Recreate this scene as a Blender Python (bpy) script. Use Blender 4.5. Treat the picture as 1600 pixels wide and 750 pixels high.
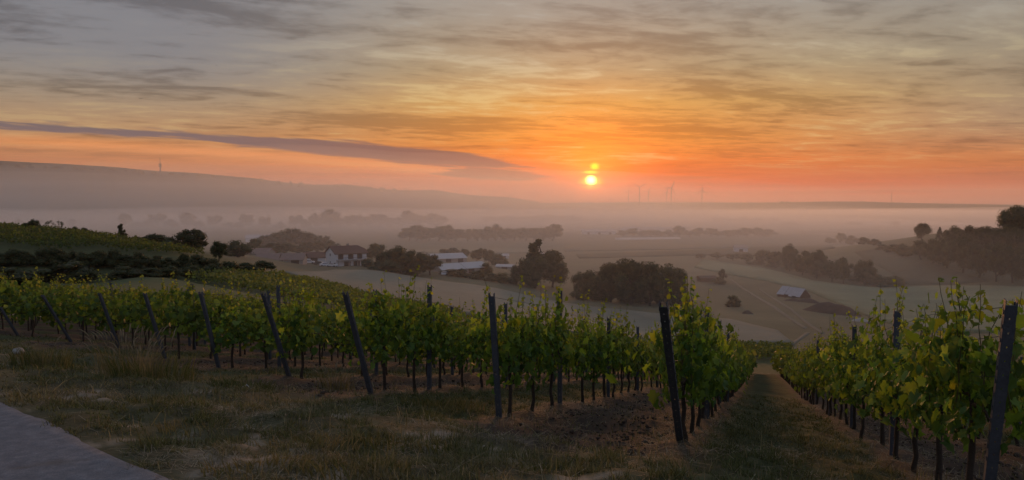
import bpy, math, random
import numpy as np
from mathutils import Vector, Matrix
from mathutils.geometry import delaunay_2d_cdt

for _o in list(bpy.data.objects):
    bpy.data.objects.remove(_o)
SC = bpy.context.scene
COL = SC.collection
R = math.radians
rng = np.random.default_rng(7)
random.seed(7)

# ------------------------------------------------------------------ camera
F = 1164.0                       # focal length in pixels of a 1600 px wide picture
HORIZON = 318.0
PITCH = math.atan((375 - HORIZON) / F)
cam_data = bpy.data.cameras.new('camera')
cam_data.sensor_fit = 'HORIZONTAL'
cam_data.angle = 2 * math.atan(800 / F)
cam_data.clip_start = 0.05
cam_data.clip_end = 40000
cam = bpy.data.objects.new('camera', cam_data)
cam.location = (0, 0, 0)
cam.rotation_euler = (math.pi / 2 - PITCH, 0, 0)
COL.objects.link(cam)
SC.camera = cam

SC.render.engine = 'CYCLES'
SC.cycles.max_bounces = 8
SC.cycles.diffuse_bounces = 2
SC.cycles.glossy_bounces = 2
SC.cycles.transmission_bounces = 4
SC.cycles.transparent_max_bounces = 16
SC.cycles.volume_bounces = 6
SC.cycles.use_denoising = True
SC.view_settings.view_transform = 'Standard'
SC.view_settings.look = 'None'
SC.view_settings.gamma = 1.0
SC.view_settings.exposure = 0.0
SC.view_settings.use_curve_mapping = False

SUN_AZ, SUN_EL = math.atan((923 - 800) / F), R(1.75)
SUN_DIR = Vector((math.sin(SUN_AZ) * math.cos(SUN_EL), math.cos(SUN_AZ) * math.cos(SUN_EL), math.sin(SUN_EL)))

# ------------------------------------------------------------------ node helper
def srgb(r, g, b):
    f = lambda c: ((c / 255 + .055) / 1.055) ** 2.4 if c > 10 else c / 255 / 12.92
    return (f(r), f(g), f(b), 1.0)

class N:
    """small helper that writes node maths"""
    def __init__(s, tree):
        s.t = tree
    def new(s, kind, **kw):
        n = s.t.nodes.new(kind)
        for k, v in kw.items():
            setattr(n, k, v)
        return n
    def put(s, sock, v):
        if isinstance(v, bpy.types.NodeSocket):
            s.t.links.new(v, sock)
        elif v is not None:
            sock.default_value = v
    def m(s, op, a, b=None, c=None, clamp=False):
        n = s.new('ShaderNodeMath', operation=op)
        n.use_clamp = clamp
        for i, v in enumerate((a, b, c)):
            if v is not None:
                s.put(n.inputs[i], v)
        return n.outputs[0]
    def add(s, a, b): return s.m('ADD', a, b)
    def sub(s, a, b): return s.m('SUBTRACT', a, b)
    def mul(s, a, b): return s.m('MULTIPLY', a, b)
    def div(s, a, b): return s.m('DIVIDE', a, b)
    def gauss(s, x, w):           # exp(-(x/w)^2)
        q = s.div(x, w)
        return s.m('POWER', 2.718282, s.mul(s.mul(q, q), -1.0))
    def expd(s, x, w):            # exp(-x/w)
        return s.m('POWER', 2.718282, s.mul(x, -1.0 / w))
    def step(s, x, lo, hi):       # smoothstep
        n = s.new('ShaderNodeMapRange', interpolation_type='SMOOTHSTEP')
        s.put(n.inputs[0], x); s.put(n.inputs[1], lo); s.put(n.inputs[2], hi)
        n.inputs[3].default_value = 0; n.inputs[4].default_value = 1
        return n.outputs[0]
    def ramp(s, x, stops, interp='LINEAR'):
        n = s.new('ShaderNodeValToRGB')
        cr = n.color_ramp
        cr.interpolation = interp
        while len(cr.elements) < len(stops):
            cr.elements.new(1.0)
        for e, (p, c) in zip(cr.elements, stops):
            e.position = p
            e.color = c if len(c) == 4 else (*c, 1)
        s.put(n.inputs[0], x)
        return n.outputs[0]
    def mix(s, f, a, b, mode='MIX'):
        n = s.new('ShaderNodeMix', data_type='RGBA', blend_type=mode)
        n.clamp_factor = True
        s.put(n.inputs[0], f); s.put(n.inputs[6], a); s.put(n.inputs[7], b)
        return n.outputs[2]
    def noise(s, vec, scale, detail=4, rough=.5, dist=0.0, lac=2.0):
        n = s.new('ShaderNodeTexNoise')
        s.put(n.inputs['Vector'], vec)
        n.inputs['Scale'].default_value = scale
        n.inputs['Detail'].default_value = detail
        n.inputs['Roughness'].default_value = rough
        n.inputs['Distortion'].default_value = dist
        n.inputs['Lacunarity'].default_value = lac
        return n.outputs[0]
    def xyz(s, x, y, z):
        n = s.new('ShaderNodeCombineXYZ')
        for i, v in enumerate((x, y, z)):
            s.put(n.inputs[i], v)
        return n.outputs[0]

# ------------------------------------------------------------------ world: dawn sky under broken high cloud
def build_world():
    w = bpy.data.worlds.new('World')
    SC.world = w
    w.use_nodes = True
    w.cycles.sampling_method = 'MANUAL'
    w.cycles.sample_map_resolution = 512
    t = w.node_tree
    t.nodes.clear()
    n = N(t)
    out = n.new('ShaderNodeOutputWorld')
    bg = n.new('ShaderNodeBackground')
    tc = n.new('ShaderNodeTexCoord')
    sep = n.new('ShaderNodeSeparateXYZ')
    t.links.new(tc.outputs['Generated'], sep.inputs[0])
    x, y, z = sep.outputs
    hor = n.m('SQRT', n.add(n.mul(x, x), n.mul(y, y)))
    el = n.m('ARCTAN2', z, hor)                       # elevation, radians
    eld = n.mul(n.m('MAXIMUM', el, 0.0), 57.2958)     # degrees above the horizon
    az = n.sub(n.m('ARCTAN2', x, y), SUN_AZ)          # azimuth from the sun
    azw = n.m('ARCTAN2', n.m('SINE', az), n.m('COSINE', az))
    # sky gradient towards the sun, to either side of it and away from it
    tt = n.m('POWER', n.div(eld, 90.0), 0.5)
    pos = lambda d: (d / 90) ** .5
    toward = n.ramp(tt, [(0, srgb(190, 84, 52)), (pos(1.2), srgb(232, 80, 30)), (pos(3), srgb(238, 114, 28)), (pos(5), srgb(236, 148, 52)),
                         (pos(7.5), srgb(212, 160, 84)), (pos(10), srgb(178, 156, 118)), (pos(14), srgb(162, 155, 142)),
                         (pos(22), srgb(156, 156, 160)), (pos(45), srgb(148, 160, 184)), (1, srgb(144, 160, 192))])
    aside = n.ramp(tt, [(0, srgb(160, 94, 76)), (pos(1.5), srgb(190, 98, 60)), (pos(3), srgb(200, 124, 70)), (pos(5), srgb(178, 140, 104)),
                        (pos(7.5), srgb(170, 148, 116)), (pos(10), srgb(158, 148, 128)), (pos(14), srgb(148, 146, 142)),
                        (pos(22), srgb(150, 153, 162)), (pos(45), srgb(148, 160, 184)), (1, srgb(144, 160, 192))])
    away = n.ramp(tt, [(0, srgb(138, 138, 156)), (pos(5), srgb(150, 148, 164)), (pos(14), srgb(150, 156, 176)),
                       (pos(45), srgb(146, 160, 188)), (1, srgb(144, 160, 192))])
    f_sun = n.gauss(azw, 0.36)
    f_away = n.step(n.m('ABSOLUTE', azw), 0.6, 2.2)
    sky = n.mix(f_sun, aside, toward)
    sky = n.mix(f_away, sky, away)
    # blue-grey veil thickening to the upper left
    veil = n.mul(n.step(azw, -0.18, -0.56), n.step(eld, 4.5, 11.0))
    sky = n.mix(n.mul(veil, .85), sky, srgb(126, 129, 138))
    veil_r = n.mul(n.step(azw, .28, .62), n.mul(n.step(eld, 2.5, 6.0), n.sub(1.0, f_away)))
    sky = n.mix(n.mul(veil_r, .6), sky, srgb(142, 132, 120))
    # physical twilight sky behind the clouds
    nish = n.new('ShaderNodeTexSky')
    nish.sky_type = 'NISHITA'
    nish.sun_disc = False
    nish.sun_elevation = SUN_EL
    nish.sun_rotation = SUN_AZ
    nish.air_density = 1.6
    nish.dust_density = 3.0
    nv = n.mix(1.0, nish.outputs[0], (0.10, 0.10, 0.10, 1), 'MULTIPLY')
    sky = n.mix(0.06, sky, nv)
    # cloud sheet: coordinates on a flat layer overhead, so that it foreshortens to the horizon
    dz = n.add(n.m('MAXIMUM', z, 0.0), 0.055)
    cu, cv = n.div(x, dz), n.div(y, dz)
    ca, sa = math.cos(R(14)), math.sin(R(14))
    ru = n.add(n.mul(cu, ca), n.mul(cv, sa))
    rv = n.sub(n.mul(cv, ca), n.mul(cu, sa))
    p1 = n.xyz(n.mul(ru, .42), n.mul(rv, .70), 2.3)
    p2 = n.xyz(n.mul(ru, 1.25), n.mul(rv, 2.3), 7.7)
    p3 = n.xyz(n.mul(ru, 4.2), n.mul(rv, 6.5), 3.1)
    n1 = n.noise(p1, 1.0, 6, .55, .5)
    n2 = n.noise(p2, 1.0, 5, .6, .7)
    n3 = n.noise(p3, 1.0, 4, .6, .3)
    dens = n.add(n.add(n.mul(n1, .40), n.mul(n2, .37)), n.mul(n3, .23))
    c_dark = n.step(dens, .485, .595)
    c_lit = n.step(dens, .485, .40)
    fade = n.step(eld, 0.6, 5.0)
    near_sun = n.mul(f_sun, n.expd(eld, 9.0))
    thick = n.mix(n.mul(near_sun, .75), (0.58, 0.57, 0.57, 1), (0.84, 0.74, 0.64, 1))
    dark = n.mix(1.0, sky, thick, 'MULTIPLY')
    sky = n.mix(n.mul(c_dark, n.mul(fade, .92)), sky, dark)
    gold = n.mix(f_away, srgb(230, 204, 142), srgb(150, 150, 160))
    gold = n.mix(n.step(eld, 7.5, 13.5), gold, srgb(186, 184, 176))
    lit_amt = n.mul(n.mul(c_lit, n.add(n.mul(f_sun, .54), .17)), n.mul(fade, n.sub(1.0, n.mul(veil, .8))))
    sky = n.mix(n.mul(lit_amt, n.sub(1.0, n.mul(near_sun, .6))), sky, gold)
    # fine streaks low down, drawn out along the horizon
    ps = n.xyz(n.mul(azw, 3.0), n.mul(el, 95.0), 1.7)
    ns = n.noise(ps, 1.0, 4, .6, .35)
    low = n.mul(n.step(eld, 7.0, 3.0), n.step(eld, 0.2, 1.0))
    sky = n.mix(n.mul(low, n.mul(n.step(ns, .50, .68), .55)), sky, n.mix(1.0, sky, (.70, .62, .66, 1), 'MULTIPLY'))
    sky = n.mix(n.mul(low, n.mul(n.step(ns, .47, .30), .40)), sky, n.mix(1.0, sky, (1.22, 1.14, 1.0, 1), 'MULTIPLY'))
    # long dark cloud bank low on the left, drawn out to a point before the sun
    aw = n.add(azw, SUN_AZ)
    vtan = n.div(z, hor)
    edge = n.noise(n.xyz(n.mul(aw, 11.0), n.mul(n.add(el, n.mul(aw, .06)), 190.0), .4), 1.0, 5, .6, .4)
    wob = n.mul(n.sub(edge, .5), .020)
    cen = n.add(n.add(.0509, n.mul(aw, -.1091)), n.mul(n.mul(aw, aw), -.0816))
    half = n.add(n.mul(n.gauss(n.add(aw, .15), .2), .0080), .0040)
    half = n.mul(half, n.step(aw, .058, -.06))
    dv = n.m('ABSOLUTE', n.add(n.sub(vtan, cen), wob))
    band = n.mul(n.step(n.sub(half, dv), -.0020, .0030), n.step(half, 0.0002, .0012))
    cen2 = n.add(.0375, n.mul(aw, -.035))
    half2 = n.mul(n.mul(n.step(aw, .075, .0), n.step(aw, -.125, -.05)), .0075)
    dv2 = n.m('ABSOLUTE', n.add(n.sub(vtan, cen2), n.mul(wob, .8)))
    band2 = n.mul(n.step(n.sub(half2, dv2), -.001, .0018), n.step(half2, .0002, .0012))
    under = n.mul(n.gauss(n.sub(n.sub(vtan, cen), -.017), .007), n.mul(n.step(aw, .1, -.05), n.step(aw, -.75, -.5)))
    sky = n.mix(n.mul(under, .6), sky, srgb(248, 156, 88))
    bcol = n.mix(n.step(aw, -.5, .05), srgb(108, 96, 101), srgb(132, 90, 80))
    bcol = n.mix(n.mul(n.step(ns, .42, .60), .35), bcol, n.mix(1.0, bcol, (1.25, 1.12, 1.05, 1), 'MULTIPLY'))
    sky = n.mix(n.mul(band, .93), sky, bcol)
    sky = n.mix(n.mul(band2, .97), sky, srgb(146, 86, 68))
    # the sun, low behind thin bars of cloud
    sd = n.new('ShaderNodeVectorMath', operation='DOT_PRODUCT')
    t.links.new(tc.outputs['Generated'], sd.inputs[0])
    sd.inputs[1].default_value = SUN_DIR
    ang = n.mul(n.m('ARCCOSINE', n.m('MINIMUM', sd.outputs['Value'], .9999999)), 57.2958)
    elr = n.sub(eld, math.degrees(SUN_EL))
    azd = n.mul(azw, 57.2958)
    glow = n.add(n.mul(n.expd(ang, 1.8), 1.9), n.mul(n.expd(ang, 5.5), .42))
    glow = n.mul(glow, n.step(el, -.01, .012))
    sky = n.mix(1.0, sky, n.mix(1.0, (1.0, .20, .012, 1), n.xyz(glow, glow, glow), 'MULTIPLY'), 'ADD')
    bn = n.noise(n.xyz(n.mul(azd, .55), n.mul(eld, 3.4), 9.3), 1.0, 3, .5, .2)
    eb = n.add(elr, n.mul(n.sub(bn, .5), .30))
    bar = n.m('MAXIMUM', n.gauss(n.add(eb, .36), .055), n.m('MAXIMUM', n.gauss(n.sub(eb, .46), .07), n.m('MAXIMUM', n.gauss(n.sub(eb, .78), .06), n.mul(n.gauss(n.sub(eb, 1.36), .05), .5))))
    barm = n.sub(1.0, n.mul(bar, .93))
    def blob(dx_, dy_, rx, ry, lo, hi):
        a_, b_ = n.div(n.sub(azd, dx_), rx), n.div(n.sub(elr, dy_), ry)
        return n.step(n.m('SQRT', n.add(n.mul(a_, a_), n.mul(b_, b_))), hi, lo)
    def lay(sky_, f_, col_):
        return n.mix(1.0, sky_, n.mix(1.0, col_, n.xyz(f_, f_, f_), 'MULTIPLY'), 'ADD')
    sky = lay(sky, n.mul(blob(0, 0, .40, .38, .1, 1.35), barm), (12.0, 7.5, 2.2, 1))
    sky = lay(sky, n.mul(blob(.02, -.16, .85, .52, .0, 1.4), barm), (3.6, 1.2, .03, 1))
    sky = lay(sky, n.mul(blob(-.06, .60, .60, .22, .0, 1.4), barm), (1.9, .9, .02, 1))
    sky = lay(sky, n.mul(blob(.28, 1.05, .34, .30, .0, 1.5), n.add(n.mul(barm, .75), .25)), (1.3, .75, .02, 1))
    t.links.new(sky, bg.inputs[0])
    bg.inputs[1].default_value = 1.0
    t.links.new(bg.outputs[0], out.inputs[0])
build_world()

sun_data = bpy.data.lights.new('sun', 'SUN')
sun_data.energy = 3.0
sun_data.angle = R(10)
sun_data.color = (1.0, 0.43, 0.16)
sun = bpy.data.objects.new('sun', sun_data)
sun.rotation_euler = (-SUN_DIR).to_track_quat('-Z', 'Y').to_euler()
sun.location = (0, 0, 50)
COL.objects.link(sun)

# ------------------------------------------------------------------ terrain function
def cam_ray(px, py):
    u, v = (px - 800) / F, (375 - py) / F
    c, s = math.cos(PITCH), math.sin(PITCH)
    d = np.array((u, c + v * s, -s + v * c))
    return d / d[1]                    # scaled so that y = 1
def at(px, py, d):
    return cam_ray(px, py) * d

RD = np.array((0.317, 0.948)); RD /= np.linalg.norm(RD)       # direction the vine rows run
PD = np.array((RD[1], -RD[0]))                                 # across the rows
HD = np.array((-0.77, 0.64)); HD /= np.linalg.norm(HD)         # along the headland path
ND = np.array((HD[1], -HD[0]))                                 # downhill from the path

def near_z(x, y):
    h = np.clip(x * HD[0] + y * HD[1], -14, 42)
    nn = x * ND[0] + y * ND[1]
    zz = -1.6 - .055 * h
    d = nn - 2.45
    drop = np.where(d > 0, .2087 * (np.sqrt(d * d + .35) - .59), 0)
    up = np.where(nn < -1.5, .12 * (-1.5 - nn), 0)
    return zz - drop + np.minimum(up, 6)

CTRL = [  # (px, py, distance): ground seen at that pixel, read off the photograph
 (1190,600,40),(1190,583,70),(1190,573,92),(1020,595,40),(1350,600,40),(1500,598,45),(1640,590,50),(1500,572,90),(1640,560,90),(1350,575,80),(1020,560,80),
 (860,560,55),(750,542,65),(600,527,58),(450,510,52),(300,500,50),(150,490,50),(0,482,50),(-60,480,50),
 (900,540,95),(750,508,115),(600,490,115),(450,462,110),(300,460,90),(150,459,78),(0,457,74),
 (0,441,108),(150,440,112),(300,436,118),(420,428,140),(350,438,120),(450,440,150),(600,478,150),(520,455,150),
 (0,404,118),(150,406,122),(270,410,126),(330,416,132),(0,386,124),(150,389,130),(270,398,136),
 (0,358,168),(90,364,168),(180,375,170),(300,396,172),(350,404,180),(-60,354,168),
 (0,372,300),(150,382,290),(300,390,290),(420,404,270),
 (470,410,290),(545,413,288),(520,424,255),(600,424,255),(700,440,255),(640,430,262),(800,456,248),(880,472,240),(1000,480,235),(1150,498,205),
 (800,488,172),(900,522,140),(1050,530,150),(1200,540,142),(1300,512,195),(1250,470,270),(1140,480,250),(1450,522,178),(1600,512,178),(1400,448,330),(1600,446,290),(1300,440,350),
 (1500,436,320),(1590,420,315),(1500,372,390),(1590,366,370),(1400,396,400),(1330,391,450),(1440,376,410),(1640,360,360),
 (700,418,300),(760,425,300),(1100,404,500),(1200,414,450),(900,402,510),(1000,402,510),(800,405,480),(600,396,480),(500,390,480),(400,388,480),(200,384,480),(0,380,480),
 (1300,386,640),(700,380,660),(500,372,740),(300,372,720),(100,370,740),(0,370,740),(1100,382,660),(900,382,660),(1500,376,640),(1640,374,640),
 (0,345,1250),(200,348,1250),(500,350,1250),(800,350,1350),(1100,350,1350),(1350,350,1300),(1600,352,1250),
 (0,322,1650),(250,326,1700),(500,331,1900),(750,335,2200),(1000,336,2300),(1250,335,2200),(1600,336,2100),
 (0,257,2050),(-80,254,2050),(90,262,2050),(180,265.5,2080),(300,273,2150),(400,281,2250),(550,291,2450),(680,298,2700),(800,309,3000),
 (0,290,1850),(250,295,1880),(450,303,2080),(620,312,2350),
 (900,324,3600),(1100,326,3600),(1350,326,3400),(1600,327,3200),
 (850,317,5200),(950,317,5200),(1100,318.5,5000),(1200,318,4800),(1290,315.5,4600),(1370,316,4600),(1450,319.5,4600),(1600,321.5,4600),
 (0,285,3200),(250,290,3200),(450,298,3400),(650,310,3800),(800,316,4200),
 (0,318,9000),(400,318,9000),(800,319,9000),(1200,319,9000),(1600,320,9000),(950,316,7000),(1100,316,7000),
]
_c = [at(*c) for c in CTRL]
for r_ in (24.0, 30.0):
    for a_ in np.linspace(-.68, .68, 15):
        x_, y_ = r_ * math.sin(a_), r_ * math.cos(a_)
        if r_ < 25 or a_ > -.3:
            _c.append(np.array((x_, y_, float(near_z(np.array(x_), np.array(y_))))))
_c = np.array(_c)
def _uv(x, y):
    a = np.clip(np.arctan2(x, y), -.80, .80)
    r = np.hypot(x, y)
    return a * 3.2, np.log(np.maximum(r, 1.0)), r
_cu, _cl, _cr = _uv(_c[:, 0], _c[:, 1])
_ct = _c[:, 2] / _cr
def _ker(du, dl):
    return np.sqrt(du * du + dl * dl + .0012)
_A = _ker(_cu[:, None] - _cu[None], _cl[:, None] - _cl[None])
_n = len(_c)
_M = np.zeros((_n + 1, _n + 1)); _M[:_n, :_n] = _A; _M[:_n, _n] = 1; _M[_n, :_n] = 1
_W = np.linalg.solve(_M + np.eye(_n + 1) * 1e-9, np.append(_ct, 0))

def _sm(x, a, b):
    t = np.clip((x - a) / (b - a), 0, 1)
    return t * t * (3 - 2 * t)
def far_z(x, y):
    u, l, r = _uv(x, y)
    out = np.empty_like(u)
    for i in range(0, len(u), 20000):
        j = slice(i, i + 20000)
        out[j] = _ker(u[j, None] - _cu[None], l[j, None] - _cl[None]) @ _W[:_n] + _W[_n]
    return out * r
def ground_z(x, y):
    x = np.atleast_1d(np.asarray(x, float)); y = np.atleast_1d(np.asarray(y, float))
    sh = x.shape
    x, y = x.ravel(), y.ravel()
    r = np.hypot(x, y)
    w = _sm(r, 22, 34) * _sm(y, -2, 8)
    z = near_z(x, y)
    m = w > 0
    if m.any():
        z[m] = z[m] * (1 - w[m]) + far_z(x[m], y[m]) * w[m]
    # behind the viewer the far land simply stays level with the hill
    return z.reshape(sh)
def gz(x, y):
    return float(ground_z(x, y)[0])
_DS = np.exp(np.linspace(math.log(3.0), math.log(8800), 1800))
def hit(px, py, far=False):
    """ground point that a line of sight meets (last=True: the far side of a crest)"""
    d = cam_ray(px, py)
    p = d[None] * _DS[:, None]
    below = p[:, 2] < ground_z(p[:, 0], p[:, 1])
    i = int(np.argmax(below)) if below.any() else len(_DS) - 1
    a, b = _DS[max(i - 1, 0)], _DS[i]
    for _ in range(14):
        m_ = (a + b) / 2
        q = d * m_
        if q[2] < gz(q[0], q[1]): b = m_
        else: a = m_
    q = d * b
    return np.array((q[0], q[1], gz(q[0], q[1])))
# ------------------------------------------------------------------ mesh helpers
def smooth(me, on=True):
    me.polygons.foreach_set('use_smooth', np.full(len(me.polygons), on))
def np_mesh(name, verts, faces, colors=None, smooth_on=False):
    """mesh from numpy arrays; faces is (n,3) or (n,4) or a list of such arrays; colors per vertex (n,3)"""
    verts = np.asarray(verts, np.float32)
    fl = faces if isinstance(faces, list) else [faces]
    fl = [np.asarray(f, np.int32) for f in fl if len(f)]
    me = bpy.data.meshes.new(name)
    me.vertices.add(len(verts))
    me.vertices.foreach_set('co', verts.ravel())
    idx = np.concatenate([f.ravel() for f in fl])
    tot = np.concatenate([np.full(len(f), f.shape[1], np.int32) for f in fl])
    start = np.concatenate([[0], np.cumsum(tot)[:-1]]).astype(np.int32)
    me.loops.add(len(idx))
    me.loops.foreach_set('vertex_index', idx)
    me.polygons.add(len(tot))
    me.polygons.foreach_set('loop_start', start)
    me.polygons.foreach_set('loop_total', tot)
    if smooth_on:
        smooth(me)
    if colors is not None:
        a = me.color_attributes.new('col', 'FLOAT_COLOR', 'POINT')
        c = np.ones((len(verts), 4), np.float32)
        c[:, :3] = colors
        a.data.foreach_set('color', c.ravel())
    me.update(calc_edges=True)
    me.validate()
    return me
def link(name, me, mat=None, parent=None, loc=None, rot=None, scale=None):
    o = bpy.data.objects.new(name, me)
    if mat is not None and me is not None and not me.materials:
        me.materials.append(mat)
    COL.objects.link(o)
    if parent is not None:
        o.parent = parent
    if loc is not None: o.location = loc
    if rot is not None: o.rotation_euler = rot
    if scale is not None: o.scale = scale
    return o
def tag(o, label=None, cat=None, group=None, kind=None):
    if label: o['label'] = label
    if cat: o['category'] = cat
    if group: o['group'] = group
    if kind: o['kind'] = kind
    return o
def thing(name, label, cat, loc=(0, 0, 0), rz=0.0, group=None, scale=None):
    o = link(name, None, loc=loc, rot=(0, 0, rz), scale=scale)
    o.empty_display_size = .2
    return tag(o, label, cat, group)
def copy_thing(src, loc, rz, label=None, group=None, scale=None):
    def rec(o, parent):
        c = o.copy()
        COL.objects.link(c)
        c.parent = parent
        for ch in kids.get(o, ()):
            rec(ch, c)
        return c
    kids = {}
    for ch in src.children_recursive:
        kids.setdefault(ch.parent, []).append(ch)
    r = rec(src, None)
    r.location = loc
    r.rotation_euler = (0, 0, rz)
    if scale is not None: r.scale = scale
    if label: r['label'] = label
    if group: r['group'] = group
    return r

class MB:
    """collects boxes, tubes and polygons into one mesh"""
    def __init__(s):
        s.v, s.f = [], []
    def poly(s, pts):
        b = len(s.v)
        s.v += [tuple(p) for p in pts]
        s.f.append(tuple(range(b, b + len(pts))))
        return s
    def hexa(s, p):                       # 8 corners: bottom ring then top ring
        b = len(s.v)
        s.v += [tuple(q) for q in p]
        s.f += [tuple(b + i for i in q) for q in ((3, 2, 1, 0), (4, 5, 6, 7), (0, 1, 5, 4), (1, 2, 6, 5), (2, 3, 7, 6), (3, 0, 4, 7))]
        return s
    def box(s, c, d):
        x, y, z = c; a, b, e = d[0] / 2, d[1] / 2, d[2] / 2
        return s.hexa([(x - a, y - b, z - e), (x + a, y - b, z - e), (x + a, y + b, z - e), (x - a, y + b, z - e),
                       (x - a, y - b, z + e), (x + a, y - b, z + e), (x + a, y + b, z + e), (x - a, y + b, z + e)])
    def slab(s, pts, up):                 # extrude a planar polygon along a vector
        n_ = len(pts)
        b = len(s.v)
        s.v += [tuple(p) for p in pts] + [tuple(np.add(p, up)) for p in pts]
        s.f.append(tuple(range(b + n_ - 1, b - 1, -1)))
        s.f.append(tuple(range(b + n_, b + 2 * n_)))
        for i in range(n_):
            j = (i + 1) % n_
            s.f.append((b + i, b + j, b + n_ + j, b + n_ + i))
        return s
    def tube(s, path, radii, k=6, cap=True):
        path = [np.asarray(p, float) for p in path]
        b = len(s.v)
        for i, p in enumerate(path):
            d = path[min(i + 1, len(path) - 1)] - path[max(i - 1, 0)]
            d = d / (np.linalg.norm(d) + 1e-9)
            ref = np.array((1., 0, 0)) if abs(d[0]) < .9 else np.array((0, 1., 0))
            u = np.cross(d, ref); u /= np.linalg.norm(u)
            v = np.cross(d, u)
            for j in range(k):
                a = 2 * math.pi * j / k
                s.v.append(tuple(p + radii[i] * (math.cos(a) * u + math.sin(a) * v)))
        for i in range(len(path) - 1):
            for j in range(k):
                j2 = (j + 1) % k
                s.f.append((b + i * k + j, b + i * k + j2, b + (i + 1) * k + j2, b + (i + 1) * k + j))
        if cap:
            s.f.append(tuple(b + j for j in range(k))[::-1])
            e = b + (len(path) - 1) * k
            s.f.append(tuple(e + j for j in range(k)))
        return s
    def mesh(s, name, smooth_on=False):
        me = bpy.data.meshes.new(name)
        me.from_pydata(s.v, [], s.f)
        if smooth_on: smooth(me)
        me.update()
        return me
    def build(s, name, mat, parent=None, smooth_on=False, **kw):
        return link(name, s.mesh(name, smooth_on), mat, parent, **kw)

# ------------------------------------------------------------------ materials
MATS = {}
def mat(name, color, rough=.8, var=.25, scale=4.0, bump=0.0, bscale=None, attr=False, metal=0.0, trans=0.0, spec=.3, gen=False, tcol=None):
    """procedural material: base colour (or the per-vertex 'col'), broken up by noise, with relief and optional translucency"""
    if name in MATS: return MATS[name]
    m = bpy.data.materials.new(name)
    m.use_nodes = True
    t = m.node_tree
    t.nodes.clear()
    n = N(t)
    out = n.new('ShaderNodeOutputMaterial')
    b = n.new('ShaderNodeBsdfPrincipled')
    geo = n.new('ShaderNodeTexCoord').outputs['Object']
    if attr:
        a = n.new('ShaderNodeVertexColor', layer_name='col')
        c = a.outputs[0]
    else:
        c = (*color, 1)
    if var:
        nz = n.noise(geo, scale, 5, .6)
        nz2 = n.noise(geo, scale * 6.3, 3, .6)
        f = n.add(n.mul(n.sub(nz, .5), 2.4 * var), n.mul(n.sub(nz2, .5), 1.6 * var))
        f = n.m('MAXIMUM', n.add(1.0, f), .15)
        c = n.mix(1.0, c, n.xyz(f, f, f), 'MULTIPLY')
    n.put(b.inputs['Base Color'], c)
    b.inputs['Roughness'].default_value = rough
    b.inputs['Metallic'].default_value = metal
    b.inputs['Specular IOR Level'].default_value = spec
    if bump:
        bn = n.new('ShaderNodeBump')
        bn.inputs['Strength'].default_value = bump
        bn.inputs['Distance'].default_value = .02
        t.links.new(n.noise(geo, bscale or scale * 5, 6, .65), bn.inputs['Height'])
        t.links.new(bn.outputs[0], b.inputs['Normal'])
    sh = b.outputs[0]
    if trans:
        tr = n.new('ShaderNodeBsdfTranslucent')
        n.put(tr.inputs[0], n.mix(1.0, c, (tcol or (1.9, 1.7, .5)) + (1,), 'MULTIPLY'))
        mx = n.new('ShaderNodeMixShader')
        mx.inputs[0].default_value = trans
        t.links.new(sh, mx.inputs[1]); t.links.new(tr.outputs[0], mx.inputs[2])
        sh = mx.outputs[0]
    t.links.new(sh, out.inputs[0])
    MATS[name] = m
    return m

M_GROUND = mat('ground_cover', (1, 1, 1), .95, .34, 2.4, 1.0, 14.0, attr=True, spec=.1)
M_FIELD = mat('crop', (1, 1, 1), .95, .16, .25, .6, 2.0, attr=True, spec=.1)
def path_material():
    m = bpy.data.materials.new('worn_concrete')
    m.use_nodes = True
    t = m.node_tree
    t.nodes.clear()
    n = N(t)
    out = n.new('ShaderNodeOutputMaterial'); b = n.new('ShaderNodeBsdfPrincipled')
    g = n.new('ShaderNodeTexCoord').outputs['Object']
    fine, mid, big = n.noise(g, 90, 3, .7), n.noise(g, 9, 5, .6), n.noise(g, 1.3, 5, .6, .4)
    c = n.ramp(n.add(n.mul(fine, .5), n.mul(mid, .5)), [(.30, (.080, .090, .108)), (.52, (.150, .164, .188)), (.72, (.26, .27, .295))])
    c = n.mix(n.mul(n.step(big, .55, .70), .5), c, (.10, .088, .072, 1))
    vor = n.new('ShaderNodeTexVoronoi', feature='DISTANCE_TO_EDGE')
    vor.inputs['Scale'].default_value = .30
    wv = n.new('ShaderNodeVectorMath', operation='ADD')
    t.links.new(g, wv.inputs[0]); 
    nn_ = n.new('ShaderNodeTexNoise'); nn_.inputs['Scale'].default_value = 2.2; nn_.inputs['Detail'].default_value = 5
    t.links.new(g, nn_.inputs['Vector'])
    sc_ = n.new('ShaderNodeVectorMath', operation='SCALE'); t.links.new(nn_.outputs['Color'], sc_.inputs[0]); sc_.inputs['Scale'].default_value = .55
    t.links.new(sc_.outputs[0], wv.inputs[1]); t.links.new(wv.outputs[0], vor.inputs['Vector'])
    crack = n.step(vor.outputs['Distance'], .010, .002)
    c = n.mix(n.mul(crack, .45), c, (.05, .047, .042, 1))
    spot = n.step(n.noise(g, 5.0, 3, .5, .6), .70, .76)
    c = n.mix(n.mul(spot, .6), c, (.045, .036, .030, 1))
    n.put(b.inputs['Base Color'], c)
    b.inputs['Roughness'].default_value = .9
    b.inputs['Specular IOR Level'].default_value = .2
    bp = n.new('ShaderNodeBump'); bp.inputs['Strength'].default_value = .8; bp.inputs['Distance'].default_value = .015
    t.links.new(n.sub(n.add(n.mul(fine, .6), mid), crack), bp.inputs['Height']); t.links.new(bp.outputs[0], b.inputs['Normal'])
    t.links.new(b.outputs[0], out.inputs[0])
    return m
M_PATH = path_material()
M_LEAF = mat('vine_leaf', (1, 1, 1), .6, .12, 9.0, 0, attr=True, trans=.46, spec=.18)
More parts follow.
